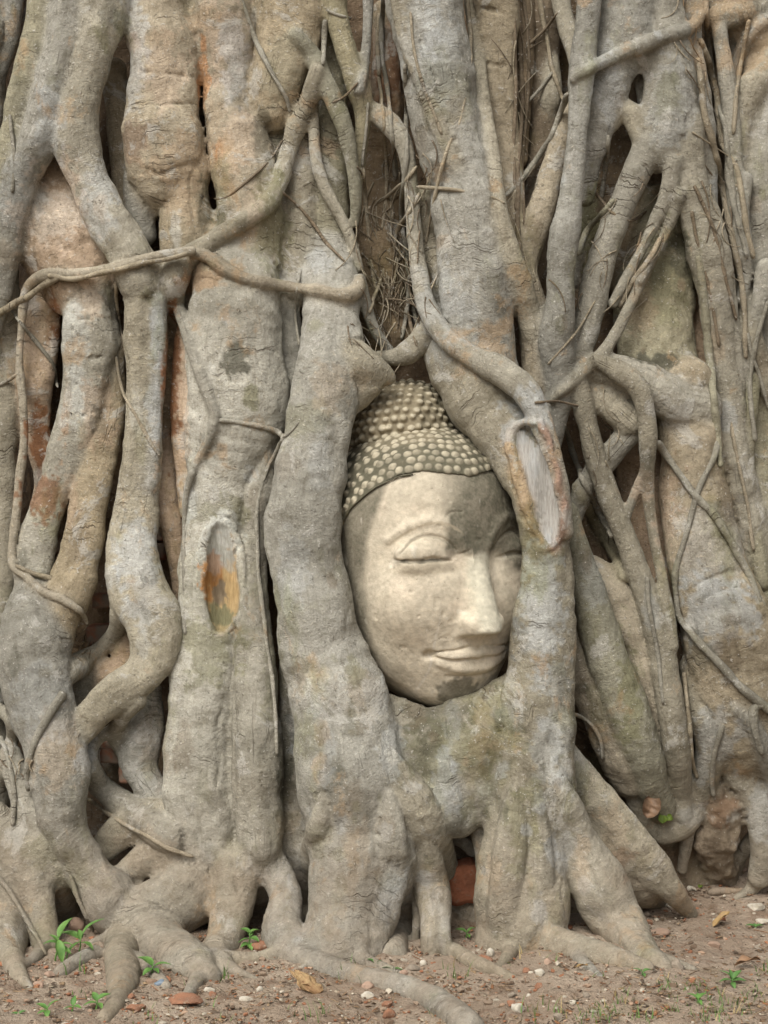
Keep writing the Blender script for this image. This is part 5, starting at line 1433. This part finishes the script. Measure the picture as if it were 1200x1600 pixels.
def build_leaf_litter():
    """shreds of dead leaf, bark crumbs and twig ends: beyond counting"""
    rg = np.random.default_rng(55)
    V, F, C, n0 = [], [], [], 0
    cnt = 0
    while cnt < 2600:
        px, py = rg.uniform(-40, 1240), rg.uniform(1330, 1620)
        if px < 960 and py < 1430: continue
        dens = 0.25 + 0.75 * (vn(np.array([[px / 70, py / 35, 3.0]]), 9)[0] > 0.1) + (0.8 if px > 1050 and py < 1400 else 0)
        if rg.random() > dens: continue
        x, y, z = on_ground(px, py)
        tw = rg.random() < 0.35
        L = rg.uniform(.008, .035) if tw else rg.uniform(.004, .013)
        W = rg.uniform(.0010, .0018) if tw else L * rg.uniform(.4, .8)
        T = W * .8 if tw else .0008
        b = np.array([(-.5, -.5, 0), (.5, -.35, .1), (.5, .5, 0), (-.4, .5, .15), (-.5, -.5, 1), (.5, -.35, 1.1), (.5, .5, 1), (-.4, .5, 1.15)]) * (L, W, T)
        b = b @ rotm(rg.uniform(0, 6.28), rg.normal(0, .25), rg.normal(0, .35)).T + (x, y, z + .0015)
        V.append(b)
        F.append(np.array([(0, 3, 2, 1), (4, 5, 6, 7), (0, 1, 5, 4), (1, 2, 6, 5), (2, 3, 7, 6), (3, 0, 4, 7)]) + n0); n0 += 8
        t = np.array([(.20, .135, .08), (.13, .085, .05), (.27, .19, .11), (.09, .065, .045), (.24, .115, .055), (.30, .25, .18)][rg.integers(6)]) * rg.uniform(.8, 1.2)
        C.append(np.tile(np.append(t, 1), (8, 1)))
        cnt += 1
    s = NT("leaf_litter"); s.done(s.attr("tone", 0), 0.9)
    o = mesh_obj("leaf_litter", np.vstack(V), np.vstack(F), s.m, None, False, (0, 0, 0), dict(tone=('FLOAT_COLOR', np.vstack(C))))
    o["kind"] = "stuff"; o["label"] = "shreds of dead leaf and twig scattered on the soil"

def lying_leaf(px, py, L, W, yaw, pitch, mat, label, curl=.2, fold=.3, wav=.004, lift=.01, roll=0):
    x, y, z = on_ground(px, py)
    sc = K * (y - CAMY)
    v, f = leaf_blade(L * sc, W * sc, curl, fold, 14, int(px), wav)
    v = v - (L * sc * .5, 0, 0)
    v = v @ rotm(R(yaw), R(pitch), R(roll)).T
    o = mesh_obj("fallen_leaf", v, f, M[mat], None)
    o.location = (x, y, z + lift)
    return tag(o, label, "fallen leaf", "leaves lying on the soil")

def build_litter():
    def caught_leaf(px, py, L, W, rot, mat, label, curl, fold):
        y = float(surf_y([px], [py])[0]); sc = K * (y - CAMY)
        v, f = leaf_blade(L * sc, W * sc, curl, fold, 22, int(px), .0075)
        v[:, 2] += 0.004 * vn(v * 70 + px, 5) + 0.002 * np.sin(v[:, 0] * 420)
        o = mesh_obj("fallen_leaf", v - (L * sc * .5, 0, 0), f, M[mat], None)
        o.location = at(px, py, y - 0.016); o.rotation_euler = [R(a) for a in rot]
        tag(o, label, "fallen leaf", "leaves lying on the soil")
    caught_leaf(1018, 1257, 44, 30, (72, -64, 14), 'old_leaf', "large brown dry leaf caught upright between roots at the right", .25, .7)
    caught_leaf(1040, 1279, 26, 15, (50, -6, 8), 'fallen_green', "yellow green leaf lying under the large brown leaf", .15, .2)
    lying_leaf(1128, 1447, 36, 15, 25, 12, 'yellow_leaf', "curled yellow leaf on bare soil at the right", -.35, .7, .003, .008)
    lying_leaf(1168, 1512, 44, 12, 12, 4, 'dry_leaf', "long brown curled leaf beside the right border", -.1, 1.0, .004, .008)
    lying_leaf(908, 1517, 26, 8, -40, 10, 'yellow_leaf', "narrow orange leaf in front of the long root leg", -.2, .5, .002, .006)
    lying_leaf(1094, 1388, 16, 8, 70, 8, 'fallen_green', "tiny green leaf scrap beside the dark grey pebble", .1, .2, .001, .006)
    # splintered wood
    x, y, z = on_ground(484, 1550)
    sc = K * (y - CAMY)
    M['wood'] = simple_mat("splintered_wood", (0.36, 0.25, 0.125), (0.23, 0.135, 0.065), 45, 0.8, 0.003, (0.14, 0.07, 0.035))
    rg = np.random.default_rng(6)
    V, F, n0 = [], [], 0
    bm = bmesh.new()
    N_, L = 14, 46 * sc
    rows = 7
    prof = [0.45, 0.9, 1.0, 0.9, 0.85, 0.8, 0.4]
    vs = []
    for i in range(rows):
        ring = []
        for j in range(N_):
            a = 2 * math.pi * j / N_
            rr = 13 * sc * prof[i] * (1 + .25 * rg.uniform(-1, 1))
            lx = (i / (rows - 1) - .5) * L + (rg.uniform(0, 1) ** 3) * (20 * sc if i == 0 else 0) * -1
            ring.append(bm.verts.new((lx, rr * math.cos(a), rr * .7 * math.sin(a))))
        vs.append(ring)
    for i in range(rows - 1):
        for j in range(N_):
            bm.faces.new((vs[i][j], vs[i][(j + 1) % N_], vs[i + 1][(j + 1) % N_], vs[i + 1][j]))
    bm.faces.new(vs[0][::-1]); bm.faces.new(vs[-1])
    me = bpy.data.meshes.new("wood_splinter"); bm.normal_update(); bm.to_mesh(me); bm.free()
    me.materials.append(M['wood'])
    o = bpy.data.objects.new("wood_splinter", me); COL.objects.link(o)
    o.location = (x, y, z + .016); o.rotation_euler = (R(20), R(28), R(-28))
    tag(o, "split chunk of yellow brown wood lying before the creeping root", "wood piece")
    # a stick half sunk in the soil
    a = np.array(on_ground(1106, 1398)); b = np.array(on_ground(1164, 1392))
    t = np.linspace(0, 1, 9)[:, None]
    P = a * (1 - t) + b * t + np.stack([0 * t[:, 0], 0 * t[:, 0], .004 + .003 * np.sin(6 * t[:, 0])], 1)
    V, F, bk = tube(P, np.full(9, .010) * np.array([.6, 1, 1.05, 1, .95, 1, .9, .8, .5]), 10, 4)
    o = mesh_obj("stick", V, F, M['bark'], None, True, (0, 0, 0), dict(bark=('FLOAT_VECTOR', bk), tone=('FLOAT_COLOR', np.tile((0.30, 0.24, 0.185, 1), (len(V), 1)))))
    tag(o, "thick grey stick lying on the soil left of the right root foot", "stick")
    # blue scrap
    M['blue'] = simple_mat("faded_blue_plastic", (0.14, 0.19, 0.24), (0.19, 0.23, 0.27), 60, 0.5, 0.001)
    v, f = rock_mesh(10 * sc, 501, (1, .6, .55), 3, .8)
    x, y, z = on_ground(251, 1540)
    o = mesh_obj("plastic_scrap", v, f, M['blue']); o.location = (x, y, z + .006)
    tag(o, "small crumpled faded blue scrap below the two leaved seedling", "litter")
    # red brick behind the arch of the front roots
    M['red_brick'] = simple_mat("red_brick", (0.34, 0.130, 0.068), (0.26, 0.105, 0.058), 22, 0.95, 0.007, (0.27, 0.17, 0.115))
    brick("brick", at(722, 1378, 0.03), (.075, .06, .095), (R(6), R(-8), R(10)), M['red_brick'], 1,
          ("orange red brick standing in the dark hollow between the front roots", "brick"))

def brick(name, loc, size, rot, mat, seed, lab=None, parent=None):
    bm = bmesh.new()
    bmesh.ops.create_cube(bm, size=1)
    bmesh.ops.subdivide_edges(bm, edges=bm.edges[:], cuts=5, use_grid_fill=True)
    v = np.array([q.co[:] for q in bm.verts])
    n = v / np.maximum(np.abs(v).max(1), 1e-6)[:, None]
    rad = np.linalg.norm(np.sign(v) * np.maximum(np.abs(v) - .40, 0), axis=1)
    v = np.where((rad > .1)[:, None], np.clip(v, -.40, .40) + np.sign(v) * np.maximum(np.abs(v) - .40, 0) * (.1 / np.maximum(rad, 1e-6))[:, None], v)
    v = v * np.array(size)
    v = v + (v / np.linalg.norm(v, axis=1)[:, None]) * (0.0035 * vn(v * 60 + seed * 7, seed) + 0.002 * vn(v * 140, seed + 1))[:, None]
    f = [[x.index for x in q.verts] for q in bm.faces]
    bm.free()
    o = mesh_obj(name, v, f, mat, parent)
    o.location = loc; o.rotation_euler = rot
    if lab: tag(o, *lab)
    return o
# ------------------------------------------------------------------ brick ruin seen through the gaps of the roots
def build_bricks():
    s = NT("ruin_brick"); P = s.obj()
    n = s.noise(P, 22, 4, .7)
    col = s.mix(s.mapr(n, .35, .65), (0.24, 0.10, 0.058), (0.19, 0.115, 0.078))
    col = s.mix(s.mapr(s.noise(P, 9, 4, .7), .5, .65, 0, .8), col, (0.17, 0.15, 0.115))
    M['ruin'] = s.done(col, .93, s.bump(s.noise(P, 60, 4, .7), .004, .8))
    # px, py, surface y, width px, height px, label
    B = [(92, 826, .20, 40, 24, "dark red brick in the gap between two left roots, upper of three"),
         (90, 852, .20, 36, 22, "dark red brick in the gap between two left roots, middle of three"),
         (86, 884, .19, 34, 28, "grey brown brick in the gap between two left roots, lowest of three"),
         (248, 862, .17, 44, 26, "grey brick behind the gap beside the scarred root column"),
         (246, 835, .18, 44, 24, "mossy dark brick above the grey brick beside the scarred root column"),
         (163, 938, .12, 34, 22, "pale crusted brick behind the curved arm root"),
         (157, 990, .13, 36, 30, "mossy brick low in the gap left of the curved arm root"),
         (208, 1205, .03, 40, 30, "tan stone block inside the hollow above the thin stray root"),
         (182, 1178, .05, 44, 24, "grey stone block at the back of the hollow above the thin stray root"),
         (172, 1162, .06, 26, 14, "orange brick edge at the top of the left hollow"),
         (285, 745, .14, 24, 24, "rusty brick edge behind the pinkish strand"),]
    for i, (px, py, y, wp, hp, lab) in enumerate(B):
        sc = K * (y - CAMY)
        rg = np.random.default_rng(i + 40)
        brick("ruin_brick", at(px, py, y + .05), (wp * sc, .07, hp * sc), (R(rg.uniform(-5, 5)), R(rg.uniform(-7, 7)), R(rg.uniform(-10, 10))), M['ruin'], 60 + i,
              (lab, "brick", "old bricks caught behind the roots"))

# ------------------------------------------------------------------ thin creepers, aerial roots and rootlets of the fig
THIN = """
creeper|g|300,735,10 291,785,9 288,860,8 288,930,7 291,992,7
creeper|t|74,431,8 118,436,8 168,424,8 214,414,8 262,404,8 292,396,7
creeper|t|92,432,10 70,444,11 46,462,11 22,474,11 -6,492,11
creeper|g|18,486,6 32,506,6 60,538,6 82,570,6 90,604,5
creeper|g|-10,608,6 10,596,6 28,584,6
creeper|t|24,884,7 50,896,7 78,904,8 76,910,5
creeper|t|180,558,5 192,612,5 214,650,6 234,690,6 250,714,4
creeper|g|342,655,9 370,660,8 402,666,8 432,674,8 442,682,7
creeper|g|442,682,9 440,690,8 420,730,7 406,770,7 401,815,7 404,900,7 413,980,8 425,1060,8 431,1120,7 432,1180,6
creeper|g|442,682,5 456,672,4 466,660,4
creeper|g|100,1080,13 80,1112,13 58,1155,13 44,1195,12 44,1235,9
creeper|t|136,1248,6 165,1268,7 196,1288,8 228,1305,8 262,1326,7 302,1338,6
creeper|g|-6,1366,7 20,1400,8 40,1435,8 58,1466,8 72,1492,6
creeper|g|108,1365,6 122,1400,7 136,1432,7 146,1456,6
creeper|g|112,1436,5 128,1448,6 140,1452,5
creeper|g|375,-10,7 388,28,7 402,68,8 424,110,8 446,150,7 452,176,5
creeper|b|442,220,4 425,245,4 400,270,4 360,305,4 330,312,3
creeper|b|440,298,5 470,326,5 492,352,5 510,378,5 540,410,4
creeper|t|730,-10,6 735,60,7 732,120,6 718,190,6 700,230,6 686,280,6 672,340,5 664,384,4
creeper|t|650,292,6 690,294,6 730,300,6 768,308,5 788,318,4
creeper|g|634,100,7 634,180,7 636,230,8 630,290,8 628,340,8 634,400,8 642,460,7 652,510,6
creeper|t|592,20,6 590,80,7 592,120,6
creeper|t|592,120,6 597,160,6 601,220,5 604,290,6 598,350,6 588,400,6
creeper|t|608,290,5 612,340,6 604,400,6 590,450,6 576,490,5
creeper|t|650,260,6 626,290,6 600,310,6 570,330,5
creeper|t|655,300,6 640,330,7 622,360,7 612,400,6
creeper|g|575,160,5 570,215,5 566,260,5
creeper|b|560,130,4 540,150,4 520,160,4
creeper|g|510,16,5 530,24,6 548,28,5
creeper|g|508,30,8 506,60,9 504,100,7
creeper|b|808,-10,8 812,60,8 816,140,8 812,230,8 808,320,8 812,390,7
creeper|b|804,20,6 806,120,6 803,240,6 806,330,6
creeper|t|842,-10,8 852,50,8 862,100,7 874,140,7 882,160,5
creeper|b|818,-10,6 826,80,6 822,180,6 816,270,6 818,350,5
creeper|g|888,146,9 872,185,9 858,220,9 832,258,9 806,290,9 790,306,6
creeper|b|872,20,5 850,46,6 826,70,6
creeper|g|866,112,6 845,138,6 824,160,5
creeper|m|960,312,8 940,336,9 918,362,10 902,398,10
creeper|t|966,480,10 990,440,10 1018,398,9 1032,370,7
creeper|t|1094,60,12 1100,80,12 1112,115,12 1122,160,12 1126,205,12 1128,232,10
creeper|t|1090,92,10 1096,140,10 1104,190,12 1118,240,12 1128,290,12 1136,335,12 1150,400,11 1160,455,10 1164,520,9 1166,560,8
creeper|t|1128,225,9 1140,245,8 1150,262,9 1156,290,10 1162,320,10 1168,360,10 1178,404,9
creeper|t|1156,290,5 1148,292,6 1140,300,5
creeper|g|1134,240,8 1142,300,9 1154,350,9 1166,400,8
creeper|b|1084,290,6 1108,340,6 1130,420,6 1150,500,5
creeper|m|1093,400,12 1098,450,12 1104,510,13 1110,570,13 1116,630,12 1122,690,11 1126,730,9
creeper|g|1122,640,9 1123,672,9 1118,705,9 1104,738,9 1092,766,9 1082,802,9 1072,836,9 1062,866,9 1056,892,10 1056,930,10 1060,962,10 1078,986,11 1100,1012,12 1126,1040,12 1156,1072,13 1184,1096,14 1210,1116,14
creeper|g|1026,690,12 1044,716,12 1068,750,12 1092,780,13 1116,806,13 1138,842,13 1160,878,13 1176,910,12 1188,946,10
creeper|t|1068,1050,7 1073,1090,7 1077,1140,8 1083,1190,8 1090,1216,6
creeper|g|886,1112,5 910,1122,6 928,1138,6 938,1160,6 940,1186,5
creeper|g|1186,1100,12 1176,1112,14 1182,1150,12 1190,1180,10
creeper|g|1166,520,7 1176,560,6 1188,590,6 1200,640,6
creeper|t|855,570,4 900,520,4 930,470,3
creeper|b|836,630,4 870,628,4 905,634,4
creeper|g|540,940,4 500,940,4 480,950,3
creeper|g|600,-10,8 596,60,8 604,130,8 612,200,7 618,280,7
creeper|t|566,260,7 574,330,7 580,400,7 590,470,6
creeper|g|640,430,7 636,480,7 628,530,6
creeper|b|618,380,6 626,440,6 640,500,6 652,540,5
creeper|g|1102,-10,9 1106,60,9 1116,130,9 1132,200,9 1142,270,9 1150,330,8
creeper|t|1170,30,7 1160,90,7 1150,150,7 1146,210,7
creeper|b|1080,330,6 1096,400,6 1112,470,6 1124,540,6
creeper|g|1200,470,8 1180,540,8 1172,610,8 1180,690,8
creeper|t|1140,640,6 1150,700,6 1166,780,6 1178,860,6
creeper|g|950,210,8 946,260,8 940,310,8
creeper|b|930,300,5 955,330,5 985,345,5 1010,330,5
creeper|g|1010,900,7 1016,960,7 1030,1040,7 1036,1100,6
creeper|g|880,660,9 900,720,9 930,790,10 958,840,9
creeper|t|180,440,5 186,500,5 196,560,5
creeper|g|14,180,6 22,240,6 18,300,6
creeper|t|640,20,5 650,90,5 668,150,5 690,210,5
creeper|g|470,420,5 462,480,5 468,540,5
creeper|g|0,1150,8 14,1190,8 22,1240,8 20,1290,8
creeper|g|1130,1130,9 1118,1170,9 1112,1210,9 1116,1245,8
"""
def build_thin(fig):
    base = np.array([0.0, 0.2, 0.0])
    fine_v, fine_f, fine_b, n0 = [], [], [], 0
    for i, row in enumerate(THIN.strip().splitlines()):
        kind, tone, pts = row.split('|')
        P, r = trace(pts, 1.0, -0.55)
        s_ = np.concatenate([[0], np.cumsum(np.linalg.norm(np.diff(P, axis=0), axis=1))])
        one = np.stack([s_ * 16, s_ * 0, s_ * 0 + i * 3.7], 1)
        P = P + np.stack([vn(one, 1), 0 * s_, vn(one, 2)], 1) * 0.0022
        r = r * (1 + .18 * vn(one * 2, 4)); r[0] *= .6; r[-1] *= .5
        V, F, bk = tube(P, r, 8, i)
        t = np.tile((*(np.array(TONES[tone]) * (0.9 + .2 * ((i * 37) % 10) / 10)), 1), (len(V), 1))
        mesh_obj(kind, V, F, M['bark'], fig, True, base, dict(bark=('FLOAT_VECTOR', bk), tone=('FLOAT_COLOR', t)))
    # matted hair roots in the gap above the stone head and among the upper right roots
    rg = np.random.default_rng(8)
    V_, F_, B_, T_, n0 = [], [], [], [], 0
    for (px, py, sx, sy, n, ln, dirn) in ((606, 450, 22, 50, 60, 90, 78), (640, 470, 14, 30, 24, 60, 60), (600, 330, 22, 60, 24, 80, 85), (580, 520, 14, 20, 10, 40, 40),
                                          (812, 180, 8, 120, 14, 120, 88), (990, 400, 24, 40, 14, 60, 120), (1130, 330, 16, 90, 16, 90, 75), (930, 440, 20, 40, 10, 60, 110),
                                          (660, 320, 16, 60, 14, 70, 100), (1070, 70, 10, 30, 8, 50, 80), (28, 1200, 8, 20, 8, 30, 80), (125, 1000, 10, 16, 10, 34, 120), (940, 720, 20, 40, 10, 60, 80)):
        for _ in range(n):
            a = R(dirn + rg.normal(0, 22)); L = ln * rg.uniform(.4, 1.2)
            x, y = px + rg.normal(0, sx), py + rg.normal(0, sy)
            bend = rg.normal(0, .5)
            t = np.linspace(-.5, .5, 7)
            qx = x + np.cos(a + bend * t) * L * t; qy = y + np.sin(a + bend * t) * L * t
            w_ = rg.uniform(1.6, 3.4)
            P, r = trace(' '.join(f"{u:.1f},{v:.1f},3" for u, v in zip(qx, qy)), 1.0, -rg.uniform(.6, 5), 12)
            r = np.linspace(1, .5, len(P)) * w_ * .5 * K * 3.6
            V, F, bk = tube(P, r, 5, 1)
            V_.append(V); F_ += [tuple(i + n0 for i in f) for f in F]; B_.append(bk); n0 += len(V)
            T_.append(np.tile((*(np.array(TONES['t' if rg.random() < .5 else 'b']) * rg.uniform(.7, 1.2)), 1), (len(V), 1)))
    o = mesh_obj("rootlets", np.vstack(V_), F_, M['bark'], fig, True, base, dict(bark=('FLOAT_VECTOR', np.vstack(B_)), tone=('FLOAT_COLOR', np.vstack(T_))))
    o["kind"] = "stuff"
build_ground()
fig = build_fig()
build_head()
build_bricks()
build_thin(fig)
build_stones()
build_plants()
build_leaf_litter()
build_litter()
